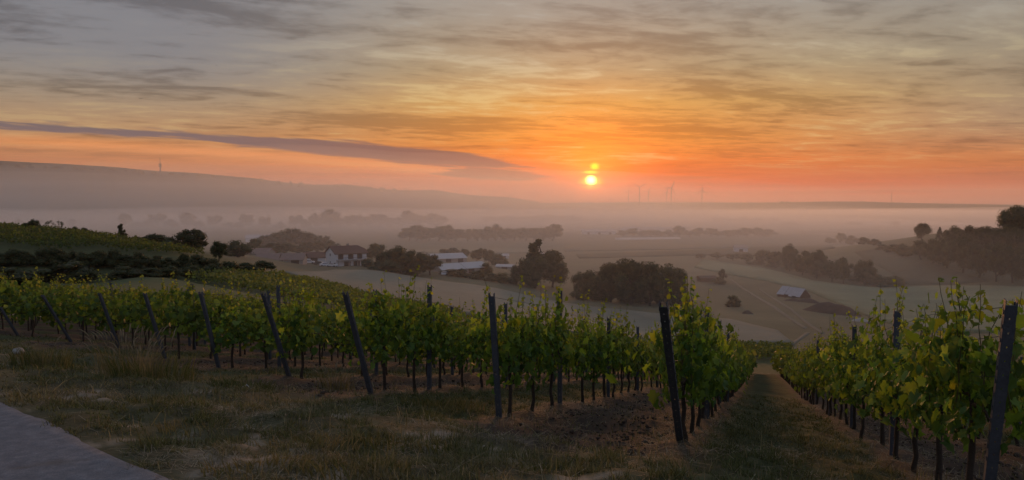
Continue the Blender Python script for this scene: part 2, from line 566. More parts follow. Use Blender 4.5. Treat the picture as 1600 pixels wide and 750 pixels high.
M_FARVINE = mat('far_vine_leaf', (1, 1, 1), .6, .2, 1.0, 0, attr=True, trans=.40, spec=.2)
M_BARK = mat('vine_bark', (.055, .040, .030), .9, .35, 14, .8, 60)
M_CANE = mat('vine_cane', (.10, .085, .035), .7, .2, 20)
M_STEEL = mat('weathered_steel', (.082, .089, .108), .6, .4, 6, .3, 60, metal=.2)
M_WIRE = mat('wire', (.18, .18, .18), .5, .1, 5, metal=.7)
M_GRASS = mat('grass_blade', (1, 1, 1), .7, .1, 2, 0, attr=True, trans=.3, spec=.2, tcol=(1.3, 1.25, .7))
M_TREE = mat('tree_leaf', (1, 1, 1), .6, .2, .6, 0, attr=True, trans=.22, spec=.2, tcol=(1.5, 1.5, .6))
M_TRUNK = mat('tree_bark', (.06, .05, .04), .95, .3, 3, .6, 20)

# ------------------------------------------------------------------ small numpy noise (for terrain relief and colour)
def vnoise(x, y, seed=0):
    xi, yi = np.floor(x).astype(np.int64), np.floor(y).astype(np.int64)
    fx, fy = x - xi, y - yi
    fx, fy = fx * fx * (3 - 2 * fx), fy * fy * (3 - 2 * fy)
    def h(a, b):
        v = np.sin(a * 127.1 + b * 311.7 + seed * 74.7) * 43758.5453
        return v - np.floor(v)
    return (h(xi, yi) * (1 - fx) + h(xi + 1, yi) * fx) * (1 - fy) + (h(xi, yi + 1) * (1 - fx) + h(xi + 1, yi + 1) * fx) * fy
def fbm(x, y, oct=4, seed=0):
    s, a, tot = 0, 1.0, 0
    for i in range(oct):
        s = s + a * vnoise(x, y, seed + i); tot += a
        x, y, a = x * 2.03 + 11.3, y * 2.03 + 5.7, a * .5
    return s / tot

# ------------------------------------------------------------------ vineyard layout
ROW_STEP = 2.4
ROWS = {k: 1.6 + ROW_STEP * k for k in range(-34, 4)}          # offset across the rows; row 0 is the one right of the grass aisle
def row_point(q, n0):
    """point on the row with offset q at downhill distance n0"""
    # p = q*PD + s*RD ; p.ND = n0
    s = (n0 - q * PD.dot(ND)) / RD.dot(ND)
    return q * PD + s * RD, s
def row_dist(x, y):
    q = x * PD[0] + y * PD[1]
    k = np.round((q - 1.6) / ROW_STEP)
    return q - 1.6 - k * ROW_STEP, q
def vineyard_end(x, y):
    """distance left to the lower end of the vineyard"""
    nn = x * ND[0] + y * ND[1]
    return np.minimum(66 - nn, 50 + 46 * _sm(np.arctan2(x, y), -.12, .15) - np.hypot(x, y))

def _edge_line():
    a, b = [], []
    for px, py in ((0, 628), (265, 750)):
        d = cam_ray(px, py)
        t = 5.0
        for _ in range(40):
            t = float(near_z(np.array(d[0] * t), np.array(d[1] * t))) / d[2]
        p = d[:2] * t
        a.append(p @ HD); b.append(p @ ND)
    m = (b[1] - b[0]) / (a[1] - a[0])
    return b[0] - m * a[0], m
EDGE0, EDGE1 = _edge_line()
print('path edge', EDGE0, EDGE1)
def path_edge(x, y):
    return EDGE0 + EDGE1 * np.clip(x * HD[0] + y * HD[1], -14, 20)
def relief(x, y):
    """small bumps laid over the near ground"""
    r = np.hypot(x, y)
    nn = x * ND[0] + y * ND[1]
    dq, q = row_dist(x, y)
    w = _sm(nn - path_edge(x, y), .0, .9) * (1 - _sm(r, 25, 45))
    z = (fbm(x * .9, y * .9, 3, 3) - .5) * .26 + (fbm(x * 4.1, y * 4.1, 3, 9) - .5) * .10
    inv = _sm(nn, 6.0, 7.0)
    ridge = .07 * np.exp(-(dq / .33) ** 2) * inv
    k = np.floor((q - 1.6) / ROW_STEP)
    till = inv * ((k.astype(int) % 2) == 0) * (np.abs(dq) > .4)
    z2 = (fbm(x * 7, y * 7, 3, 21) - .5) * .06 * till
    return (z + ridge + z2) * w
def surf_z(x, y):
    return ground_z(x, y) + relief(np.atleast_1d(np.asarray(x, float)), np.atleast_1d(np.asarray(y, float)))
def sz(x, y):
    return float(surf_z(x, y)[0])

def build_ground():
    az_in = np.linspace(-R(41), R(41), 520)
    az_out = np.linspace(R(41), R(319), 90)[1:-1]
    az = np.concatenate([az_in, az_out])
    rad = np.concatenate([[0.4], np.exp(np.linspace(math.log(.9), math.log(9000), 470))])
    na, nr = len(az), len(rad)
    A, Rr = np.meshgrid(az, rad)
    x, y = (Rr * np.sin(A)).ravel(), (Rr * np.cos(A)).ravel()
    z = ground_z(x, y) + relief(x, y)
    r = np.hypot(x, y)
    # colours of the ground cover
    nn = x * ND[0] + y * ND[1]
    dq, q = row_dist(x, y)
    k = np.floor((q - 1.6) / ROW_STEP).astype(int)
    def c(*a): return np.array(a)[None]
    nz1, nz2 = fbm(x * .55, y * .55, 4, 40)[:, None], fbm(x * 3.1, y * 3.1, 4, 50)[:, None]
    verge = c(.052, .058, .028) * (1 - nz1) + c(.100, .090, .056) * nz1
    verge = verge * (.5 + nz2)
    pale = _sm(nz2 * .6 + nz1 * .4, .60, .68)
    verge = verge * (1 - pale) + c(.24, .205, .155) * pale
    soil = c(.060, .046, .036) * (.55 + .9 * nz2)
    straw = c(.082, .064, .048) * (.5 + nz2)
    grass = c(.052, .060, .028) * (.55 + .9 * nz2)
    inv = (_sm(nn + (nz1[:, 0] - .5) * 1.5, 5.7, 6.6) * (vineyard_end(x, y) > 0))[:, None]
    tilled = ((k % 2) == 0)[:, None]
    aisle = np.where(tilled, soil, grass)
    under = (1 - _sm(np.abs(dq) + (nz2[:, 0] - .5) * .5, .12, .34))[:, None]
    vy = aisle * (1 - under) + straw * under
    near = verge * (1 - inv) + vy * inv
    big = fbm(x * .012, y * .012, 4, 60)[:, None]
    mead = c(.155, .140, .085) * (.7 + .6 * big) * (.8 + .4 * fbm(x * .09, y * .09, 3, 61)[:, None])
    lush = np.maximum(_sm(np.arctan2(x, y), .05, .2) * (1 - _sm(r, 105, 150)), _sm(-np.arctan2(x, y), .30, .40) * (1 - _sm(r, 190, 260)))[:, None]
    mead = mead * (1 - lush) + c(.070, .080, .038) * (.7 + .6 * big) * lush
    far = c(.14, .135, .095) * (.55 + .9 * fbm(x * .004, y * .0011, 3, 62)[:, None])
    wood = c(.040, .048, .028)
    fr = _sm(r, 520, 900)[:, None]
    land = mead * (1 - fr) + far * fr
    ridge = _sm(r, 1700, 2100)[:, None] * .75
    land = land * (1 - ridge) + wood * ridge
    nw = (_sm(vineyard_end(x, y), -6, 0) * (r < 110))[:, None]
    col = land * (1 - nw) + near * nw
    idx = np.arange(na * nr).reshape(nr, na)
    j2 = np.roll(np.arange(na), -1)
    f = np.stack([idx[:-1, :], idx[:-1, j2], idx[1:, j2], idx[1:, :]], -1).reshape(-1, 4)
    f = f[:, ::-1]
    # close the middle
    cen = len(x)
    x = np.append(x, 0); y = np.append(y, 0); z = np.append(z, near_z(np.zeros(1), np.zeros(1)))
    col = np.vstack([col, col[:1]])
    tri = np.stack([idx[0, :], idx[0, j2], np.full(na, cen)], -1)
    me = np_mesh('ground', np.stack([x, y, z], -1), [f, tri], col, True)
    o = link('ground', me, M_GROUND)
    tag(o, 'rolling valley ground of grass, vineyard soil and meadow', kind='structure')
build_ground()

# path of cast concrete along the headland, at the viewer's feet
def build_path():
    hs = np.arange(-13, 42, .25)
    ns = np.concatenate([np.linspace(-4.2, -.5, 9), np.linspace(-.4, 0.02, 6)])
    H, Nn = np.meshgrid(hs, ns, indexing='ij')
    Nn = Nn + EDGE0 + EDGE1 * np.clip(H, -14, 20)
    edge = (fbm(H * 1.7, H * 0, 3, 5) - .5) * .28
    Nn = np.where(ns[None] > -.05, Nn + edge, Nn)
    x, y = Nn * ND[0] + H * HD[0], Nn * ND[1] + H * HD[1]
    z = near_z(x, np.maximum(y, -50)) + .03
    z = np.where(ns[None] > -.05, z - .05, z)
    a, b = H.shape
    idx = np.arange(a * b).reshape(a, b)
    f = np.stack([idx[:-1, :-1], idx[1:, :-1], idx[1:, 1:], idx[:-1, 1:]], -1).reshape(-1, 4)
    me = np_mesh('path', np.stack([x.ravel(), y.ravel(), z.ravel()], -1), f[:, ::-1], None, True)
    tag(link('path', me, M_PATH), 'grey concrete farm path at the lower left', kind='structure')
build_path()

# haze: one closed box of even, pale air round the whole place
def volume_mat(name, dens, color, g):
    m = bpy.data.materials.new(name)
    m.use_nodes = True
    t = m.node_tree
    t.nodes.clear()
    o = t.nodes.new('ShaderNodeOutputMaterial')
    v = t.nodes.new('ShaderNodeVolumePrincipled')
    v.inputs['Density'].default_value = dens
    v.inputs['Color'].default_value = (*color, 1)
    v.inputs['Anisotropy'].default_value = g
    t.links.new(v.outputs[0], o.inputs['Volume'])
    return m
HZ = MB().box((0, 0, 60), (18400, 18400, 230))
tag(HZ.build('haze', volume_mat('haze_air', .00006, (.985, .985, 1.0), .4)), 'thin pale morning haze filling the valley', kind='stuff')
def mist(name, top, dens, y0, y1, x0, x1, label, seed, wave=4.0):
    """a shallow closed bank of ground fog with an uneven top, thinning out to its rim"""
    nx, ny, bot = 90, 60, -54.0
    X, Y = np.meshgrid(np.linspace(x0, x1, nx), y0 * (y1 / y0) ** np.linspace(0, 1, ny), indexing='ij')
    fx = np.clip(np.minimum((X - x0), (x1 - X)) / ((x1 - x0) * .22), 0, 1)
    ly = np.log(Y / y0) / math.log(y1 / y0)
    fy = np.clip(np.minimum(ly / .42, (1 - ly) / .30), 0, 1)
    tp = np.sqrt(np.clip(fx * (2 - fx) * fy * (2 - fy), 0, 1))
    Z = bot + (top - bot) * (.35 + .65 * tp) + (fbm(X / 210. + seed, Y / 330., 4, seed) - .5) * 2 * wave * tp - (1 - _sm(tp, 0, .25)) * 14
    Z = np.maximum(Z, bot + 2)
    n_ = nx * ny
    v = np.vstack([np.stack([X.ravel(), Y.ravel(), Z.ravel()], -1), np.stack([X.ravel(), Y.ravel(), np.full(n_, bot)], -1)])
    idx = np.arange(n_).reshape(nx, ny)
    ft = np.stack([idx[:-1, :-1], idx[1:, :-1], idx[1:, 1:], idx[:-1, 1:]], -1).reshape(-1, 4)
    rim = np.concatenate([idx[:, 0], idx[-1, 1:], idx[-2::-1, -1], idx[0, -2:0:-1]])
    r2 = np.roll(rim, -1)
    side = np.stack([rim, rim + n_, r2 + n_, r2], -1)
    me = np_mesh(name, v, [ft, ft[:, ::-1] + n_, side], None, False)
    tag(link(name, me, volume_mat(name + '_air', dens, (.985, .985, 1.0), .45)), label, kind='stuff')
mist('ground_fog', -23, .0018, 900, 2300, -2300, 900, 'low dense fog bank lying on the valley floor', 1, 4)
mist('valley_mist', -12, .00045, 260, 2500, -2300, 2200, 'mist filling the valley between the hills', 2, 5)
mist('slope_mist', -7, .0007, 110, 2600, -2500, 2500, 'thin mist above the lower slopes', 3, 9)
mist('upper_mist', 20, .00014, 130, 2700, -2600, 2600, 'thin upper mist over the valley', 4, 12)
mist('ridge_mist', 52, .0005, 600, 2600, -2800, 500, 'mist drifting along the foot of the left ridge', 5, 10)
mist('high_ridge_mist', 100, .00030, 900, 2700, -3000, 300, 'thin mist rising against the left ridge', 6, 14)
# ------------------------------------------------------------------ leaves and vines
ORD = ['first', 'second', 'third', 'fourth', 'fifth', 'sixth', 'seventh', 'eighth', 'ninth', 'tenth', 'eleventh', 'twelfth', 'thirteenth',
       'fourteenth', 'fifteenth', 'sixteenth', 'seventeenth', 'eighteenth', 'nineteenth', 'twentieth']
def row_phrase(k):
    if k == 0: return 'row right of the grass aisle'
    if k > 0: return ORD[k] + ' row right of the grass aisle'
    if k == -1: return 'row left of the grass aisle'
    return ORD[-k - 1] + ' row left of the grass aisle'

_half = [(.0, .06, 0), (.17, -.13, .02), (.41, -.04, .06), (.36, .20, .07), (.56, .40, .10), (.36, .50, .08), (.29, .74, .05), (.12, .73, .02), (0, 1.0, -.10)]
def leaf_template(detail, seed=0):
    """unit vine leaf: stalk at the origin, tip along +y, folded along its middle rib"""
    rs = np.random.default_rng(seed)
    if detail == 2:                        # lobed leaf, 16 faces
        right = np.array(_half)
        left = right[1:-1][::-1] * np.array((-1, 1, 1))
        ring = np.vstack([right, left])
        ring = ring + rs.normal(0, .026, ring.shape)
        ring[:, 2] = ring[:, 2] * rs.uniform(.6, 3.2) - rs.uniform(0, .25) * np.clip(ring[:, 1], 0, 1) ** 2 + rs.uniform(-.2, .2) * ring[:, 0]
        v = np.vstack([[(0, .38, -.04)], ring])
        n_ = len(ring)
        f = np.array([(0, 1 + i, 1 + (i + 1) % n_) for i in range(n_)])
        return v, f
    if detail == 1:                        # five-cornered leaf, 5 faces
        v = np.array([(0, .35, -.05), (0, 0, 0), (.45, .05, .07), (.42, .55, .08), (0, 1, -.1), (-.42, .55, .08), (-.45, .05, .07)])
        f = np.array([(0, 1, 2), (0, 2, 3), (0, 3, 4), (0, 4, 5), (0, 5, 6), (0, 6, 1)])
        return v, f
    v = np.array([(0, -.05, 0), (.5, .45, .1), (0, 1, 0), (-.5, .45, -.05)])
    return v, np.array([(0, 1, 2), (0, 2, 3)])
def frames(nrm, tip):
    nrm = nrm / np.linalg.norm(nrm, axis=1, keepdims=True)
    tip = tip - nrm * (tip * nrm).sum(1, keepdims=True)
    tip = tip / (np.linalg.norm(tip, axis=1, keepdims=True) + 1e-9)
    return np.stack([np.cross(tip, nrm), tip, nrm], -1)      # columns
def scatter(tmpl, pos, rot, size, col):
    v, f = tmpl
    P = np.einsum('nij,vj->nvi', rot, v) * size[:, None, None] + pos[:, None]
    n_, k = len(pos), len(v)
    faces = (f[None] + (np.arange(n_) * k)[:, None, None]).reshape(-1, f.shape[1])
    return P.reshape(-1, 3), faces, np.repeat(col, k, 0)

def scatter_mix(level, seeds, pos, rot, size, col):
    V, Fc, C, b = [], [], [], 0
    for i, sd in enumerate(seeds):
        j = slice(i, None, len(seeds))
        v, f, c = scatter(leaf_template(level, sd), pos[j], rot[j], size[j], col[j])
        V.append(v); Fc.append(f + b); C.append(c); b += len(v)
    return np.vstack(V), np.vstack(Fc), np.vstack(C)

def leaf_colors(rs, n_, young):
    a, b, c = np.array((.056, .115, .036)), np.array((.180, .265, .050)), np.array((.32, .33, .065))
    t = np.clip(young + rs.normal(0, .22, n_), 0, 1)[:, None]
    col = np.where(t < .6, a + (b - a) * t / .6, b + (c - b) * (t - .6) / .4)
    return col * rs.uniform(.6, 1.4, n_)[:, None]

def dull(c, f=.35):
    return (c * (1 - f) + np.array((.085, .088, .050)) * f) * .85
def vine_shoots(rs, n_sh, lim=2.15):
    out = []
    for _ in range(n_sh):
        x0, y0 = rs.uniform(-.52, .52), rs.normal(0, .08)
        top = rs.uniform(1.45, 1.84) if rs.random() < .66 else rs.uniform(1.85, 2.15)
        top = min(top, lim * rs.uniform(.9, 1))
        lx, ly = rs.normal(0, .13), rs.normal(0, .08)
        z0 = rs.uniform(.72, .85)
        path = []
        for i in range(7):
            t = i / 6
            path.append((x0 + lx * t * t + rs.normal(0, .012), y0 + ly * t * t + rs.normal(0, .012), z0 + (top - z0) * t))
        out.append(np.array(path))
    return out
def vine_leaf_cloud(rs, n_, shoots):
    """positions, frames, sizes, colours of a vine's leaves"""
    m = int(n_ * .64)
    x = rs.uniform(-.62, .62, m)
    z = .54 + rs.beta(1.5, 1.8, m) * (.98 + .16 * np.sin(x * 6 + rs.uniform(0, 6)))
    sg = .10 + .14 * np.sin(np.clip((z - .55) / 1.15, 0, 1) * math.pi) ** .6
    y = rs.normal(0, 1, m) * sg
    side = np.sign(y)
    pos = np.stack([x, y, z], -1)
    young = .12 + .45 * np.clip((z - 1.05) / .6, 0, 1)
    size = np.clip(rs.gamma(9, .0115, m), .05, .17)
    nrm = np.stack([rs.normal(0, .45, m), side * (.55 + rs.random(m)), .25 + rs.normal(0, .45, m)], -1)
    # leaves strung along the shoots, smaller and paler to the tip
    q = n_ - m
    si = rs.integers(0, len(shoots), q)
    t = rs.beta(1.6, 1.0, q)
    sp = np.array([shoots[i][min(int(tt * 6), 5)] * (1 - (tt * 6 - min(int(tt * 6), 5))) + shoots[i][min(int(tt * 6), 5) + 1] * (tt * 6 - min(int(tt * 6), 5)) for i, tt in zip(si, t)])
    sz_ = .125 * (1 - .66 * t) * rs.uniform(.8, 1.2, q)
    off = rs.normal(0, 1, (q, 3)); off[:, 2] *= .3
    off = off / np.linalg.norm(off, axis=1, keepdims=True) * (.015 + sz_[:, None] * .3)
    pos = np.vstack([pos, sp + off])
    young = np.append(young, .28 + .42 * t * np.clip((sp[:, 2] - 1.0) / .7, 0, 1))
    size = np.append(size, sz_)
    nr2 = off + rs.normal(0, .05, off.shape); nr2[:, 2] += .06
    nrm = np.vstack([nrm, nr2])
    tip = np.stack([rs.normal(0, .6, n_), np.sign(pos[:, 1]) * .3 + rs.normal(0, .4, n_), -.75 + rs.normal(0, .45, n_)], -1)
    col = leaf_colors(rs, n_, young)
    return pos, frames(nrm, tip), size, col

def trunk_mesh(rs, name):
    mb = MB()
    p = [(rs.normal(0, .012), rs.normal(0, .012), z) for z in (-.12, .05, .2, .38, .56, .74)]
    p[-1] = (0, 0, .76)
    mb.tube(p, [.036, .030, .025, .026, .023, .024], 7)
    for s in (-1, 1):
        a = [(0, 0, .74)] + [(s * d, rs.normal(0, .012), .78 + rs.normal(0, .015)) for d in (.12, .28, .44, .58)]
        mb.tube(a, [.020, .015, .012, .010, .007], 5)
    return mb.mesh(name, True)
def cane_mesh(shoots, name, rad=.0056):
    mb = MB()
    for s in shoots:
        mb.tube(s, np.linspace(rad, rad * .35, len(s)), 4, False)
    return mb.mesh(name, True)
def vine_proto(seed, level):
    rs = np.random.default_rng(1000 + seed)
    sh = vine_shoots(rs, 9 if level == 2 else 6)
    n_ = {2: 370, 1: 290}[level]
    pos, rot, size, col = vine_leaf_cloud(rs, n_, sh)
    if level == 1:
        size = size * 1.12
        col = dull(col, .18) * 1.1
    v, f, c = scatter_mix(level, [seed * 5 + q for q in range(5)], pos, rot, size, col)
    fol = np_mesh('foliage', v, f, c)
    fol.materials.append(M_LEAF)
    tr = trunk_mesh(rs, 'trunk'); tr.materials.append(M_BARK)
    cn = cane_mesh(sh, 'canes'); cn.materials.append(M_CANE)
    return tr, cn, fol
NEAR_V = [vine_proto(i, 2) for i in range(9)]
MID_V = [vine_proto(20 + i, 1) for i in range(7)]
# single leaves for the vines closest to the viewer: shapes by colours
LEAVES = []
_rs = np.random.default_rng(5)
for i in range(7):
    for j, yg in enumerate((.05, .18, .34, .48, .62)):
        v, f = leaf_template(2, 50 + i)
        me = np_mesh('leaf', v, f, np.repeat(leaf_colors(_rs, 1, yg), len(v), 0))
        me.materials.append(M_LEAF)
        LEAVES.append((j, me))

ROW_ANG = math.atan2(RD[1], RD[0])
# end posts: base pixel and top pixel in the photograph
END_PX = {-9: ((30, 540), (0, 480)), -8: ((110, 550), (66, 461)), -7: ((187, 556), (155, 458)), -6: ((258, 566), (226, 458)), -5: ((342, 586), (313, 456)),
          -4: ((452, 616), (411, 458)), -3: ((580, 645), (539, 456)), -2: ((780, 683), (768, 458)), -1: ((1062, 742), (1036, 473)), 0: ((1539, 830), (1580, 468))}
ENDS = {}
for k, (bpx, tpx) in END_PX.items():
    q = ROWS[k]
    u = cam_ray(*bpx)[0]
    d = q / (PD[0] * u + PD[1])
    b = np.array((u * d, d)); bz = sz(b[0], b[1])
    ut = cam_ray(*tpx)
    # b - L*RD must lie on the top pixel's column
    L = (b[0] - ut[0] * b[1]) / (RD[0] - ut[0] * RD[1])
    tp = b - L * RD
    ENDS[k] = (np.array((b[0], b[1], bz)), np.array((tp[0], tp[1], ut[2] * tp[1])))
for k in ROWS:
    if k not in ENDS:
        p, s = row_point(ROWS[k], 7.0)
        b = np.array((p[0], p[1], sz(p[0], p[1])))
        ENDS[k] = (b, b + np.array((-RD[0] * .6, -RD[1] * .6, 1.72)))

def post_parts(H, near):
    """open steel channel of height H standing on z = 0: body and the row of wire hooks"""
    w, dpt, t = .072, .046, .005
    mb = MB()
    mb.box((-w / 2 + t / 2, 0, (H - .3) / 2), (t, dpt, H + .3))
    mb.box((w / 2 - t / 2, 0, (H - .3) / 2), (t, dpt, H + .3))
    for s in (-1, 1):                     # lips of the channel
        mb.box((s * (w / 2 - .009), dpt / 2 - t / 2, (H - .3) / 2 - .01), (.0076, t, H + .27))
    z0 = H - .035                         # the web is cut lower than the two flanges and pierced by slots
    for s in (-1, 1):
        mb.box((s * .0178, -dpt / 2 + t / 2 + .001, (z0 - .3) / 2), (.0264, t, z0 + .3))
    z = -.3
    zz = z0
    while zz > -.25:
        hgt = .105 if near else .3
        a = max(zz - hgt + .014, -.3)
        mb.box((0, -dpt / 2 + t / 2 + .001, (zz + a) / 2), (.0092, t, zz - a))
        zz -= hgt
    hooks = []
    nh = 12 if near else 5
    for i in range(nh):
        hz = H - .09 - i * (H - .45) / nh
        for s in (-1, 1):
            hooks.append((s * (w / 2 + .003), -.006, hz))
    return mb, hooks
HOOK = MB().box((0, 0, 0), (.0058, .012, .03)).box((.0, .009, .012), (.0056, .0065, .006)).mesh('wire_hook')
HOOK.materials.append(M_STEEL)
def make_post(name, base, top, near, label, group):
    ax = Vector(top - base)
    H = ax.length
    zq = ax.normalized()
    xq = Vector((PD[0], PD[1], 0)); xq = (xq - zq * xq.dot(zq)).normalized()
    yq = zq.cross(xq)
    e = thing(name, label, 'post', group=group)
    e.matrix_world = Matrix((xq, yq, zq)).transposed().to_4x4()
    e.location = Vector(base)
    mb, hooks = post_parts(H, near)
    mb.build('channel', M_STEEL, e)
    if near:
        for h in hooks:
            link('wire_hook', HOOK, None, e, h)
    return e
POST_LABEL = {-9: 'leaning steel end post cut by the left edge of the picture', -8: 'second leaning steel end post from the left edge', -7: 'third leaning steel end post from the left edge',
              -6: 'fourth leaning steel end post from the left edge', -5: 'fifth leaning steel end post from the left edge', -4: 'sixth leaning steel end post from the left edge',
              -3: 'tall leaning steel end post below the white house', -2: 'nearly upright steel end post at the middle of the vine front',
              -1: 'tall dark steel end post left of the grass aisle', 0: 'large dark steel end post at the right edge of the picture'}
for k in sorted(POST_LABEL):
    b, t_ = ENDS[k]
    make_post('end_post', b, t_, k >= -4, POST_LABEL[k], 'leaning end posts of the vine rows')
FIRST = {-3: 2.1, -2: 3.1, -1: 4.4, 0: 4.0}
for k in range(-9, 3):
    b = ENDS[k][0]
    for i in range(5 if k > -6 else 3):
        s = FIRST.get(k, 2.0 + (k * 7 % 5) * .6) + 4.25 * i
        p = b[:2] + RD * s
        if p[1] < 2 or abs(p[0] / p[1]) > .72 or np.hypot(*p) > 34: continue
        z = sz(*p)
        ln = rng.normal(0, .015, 2)
        make_post('line_post', np.array((p[0], p[1], z)), np.array((p[0] + ln[0], p[1] + ln[1], z + rng.uniform(1.86, 1.98))), np.hypot(*p) < 13,
                  ORD[i] + ' upright steel line post in the ' + row_phrase(k), 'upright line posts in the vine rows')

# trellis wires
def build_wires():
    names = ('lowest', 'second lowest', 'third lowest', 'topmost')
    for k in range(-9, 2):
        b, t_ = ENDS[k]
        for wi, hz in enumerate((.74, 1.08, 1.38, 1.68)):
            f = min(hz / (t_[2] - b[2]), .97)
            pts = [b + (t_ - b) * f]
            for s in np.arange(2.0, 30, 4.25):
                p = b[:2] + RD * s
                pts.append(np.array((p[0], p[1], gz(*p) + hz)))
            mb = MB(); mb.tube(pts, [.0030] * len(pts), 3)
            o = mb.build('trellis_wire', M_WIRE)
            tag(o, f'{names[wi]} thin trellis wire along the {row_phrase(k)}', 'wire', 'trellis wires')
build_wires()

def plant_vines():
    spots = []
    for k in ROWS:
        b = ENDS[k][0][:2]
        i = 0
        for j in range(130):
            s = .42 + 1.08 * j
            p = b + RD * s
            if p[1] < 2.5: continue
            u = p[0] / p[1]
            r = np.hypot(*p)
            if abs(u) > .70 + 1.6 / r or vineyard_end(*p) < 0: continue
            if np.sin(k * 12.9 + j * 78.2) > .985: continue          # a gap where a vine is missing
            # how large it shows: right-hand and left-hand fronts first
            spots.append((r, k, j, p))
    # rank: near ones first; among rows deep on the left only their fronts show
    spots.sort(key=lambda a: a[0])
    single, rest = spots[:300], spots[300:]
    nleafobj = 0
    for r, k, j, p in single:
        rs = np.random.default_rng(abs(k) * 1000 + j + (7 if k > 0 else 0))
        z = sz(*p)
        nm = 'grape_vine'
        if j < 20 and (j < 7 or r < 27):
            lab = f'{ORD[j]} vine from the end post in the {row_phrase(k)}'
        else:
            lab = f'leafy vine farther down the {row_phrase(k)}'
        sc = rs.uniform(.84, 1.12)
        flip = math.pi if rs.random() < .5 else 0
        t = thing(nm, lab, 'vine', (p[0], p[1], z), ROW_ANG + flip + rs.normal(0, .03), 'vines of the ' + row_phrase(k), (1, 1, sc))
        if r < 9.3:                                     # single leaves can be told apart here
            sh = vine_shoots(rs, 10, 1.72 if k >= 0 else 2.0)
            pos, rot, size, col = vine_leaf_cloud(rs, 390, sh)
            link('trunk', trunk_mesh(rs, 'trunk'), M_BARK, t)
            link('canes', cane_mesh(sh, 'canes'), M_CANE, t)['kind'] = 'stuff'
            out = np.abs(pos[:, 1]) + .25 * np.clip(pos[:, 2] - 1.2, 0, 1) + rs.normal(0, .03, len(pos))
            order = np.argsort(-out)
            own, inner = order[:150], order[150:]
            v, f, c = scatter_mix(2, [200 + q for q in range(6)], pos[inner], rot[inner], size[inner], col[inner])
            tag(link('foliage', np_mesh('foliage', v, f, c), M_LEAF, t), kind='stuff')
            for a in own:
                lum = col[a, 0]
                cls = int(np.clip(np.searchsorted((.05, .085, .125, .18), lum), 0, 4))
                me = LEAVES[cls + 5 * int(rs.integers(0, 7))][1]
                o = link('leaf', me, None, t)
                m4 = Matrix(rot[a].tolist()).to_4x4()
                o.matrix_local = Matrix.Translation(pos[a].tolist()) @ m4 @ Matrix.Scale(float(size[a]), 4)
                nleafobj += 1
        else:
            src = (NEAR_V if r < 17 else MID_V)
            tr, cn, fol = src[int(rs.integers(0, len(src)))]
            link('trunk', tr, None, t)
            link('canes', cn, None, t)['kind'] = 'stuff'
            tag(link('foliage', fol, None, t), kind='stuff')
    # all the vines farther off: one mass
    V, Fc, Cc, base = [], [], [], 0
    TV, TF = [], []
    for r, k, j, p in rest:
        rs = np.random.default_rng(abs(k) * 977 + j)
        n_ = 110 if r < 45 else 60
        big = .21 if r < 45 else .30
        x = rs.uniform(-.62, .62, n_); zz = .6 + rs.beta(1.6, 1.5, n_) * (1.08 + .25 * rs.random())
        y = rs.normal(0, .19, n_)
        young = .08 + .38 * np.clip((zz - 1.0) / .6, 0, 1)
        pos = np.stack([p[0] + x * RD[0] + y * PD[0], p[1] + x * RD[1] + y * PD[1], zz], -1)
        z0 = float(ground_z(*p)[0])
        pos[:, 2] += z0
        nrm = rs.normal(0, 1, (n_, 3)); nrm[:, 2] = np.abs(nrm[:, 2]) * .7
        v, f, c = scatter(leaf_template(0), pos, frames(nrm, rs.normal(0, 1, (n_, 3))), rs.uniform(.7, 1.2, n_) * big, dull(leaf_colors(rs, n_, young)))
        V.append(v); Fc.append(f + base); Cc.append(c); base += len(v)
        if r < 60:
            TV.append((p[0], p[1], z0))
    o = link('distant_grape_vines', np_mesh('distant_grape_vines', np.vstack(V), np.vstack(Fc), np.vstack(Cc)), M_FARVINE)
    tag(o, 'mass of vines in the farther part of the vineyard slope', kind='stuff')
    mb = MB()
    for a in TV:
        mb.tube([(a[0], a[1], a[2] - .05), (a[0], a[1], a[2] + .8)], [.03, .025], 4, False)
    tag(mb.build('distant_vine_trunks', M_BARK), 'dark trunks of the farther vines', kind='stuff')
    print('vines', len(single), len(rest), 'leaf objects', nleafobj)
plant_vines()

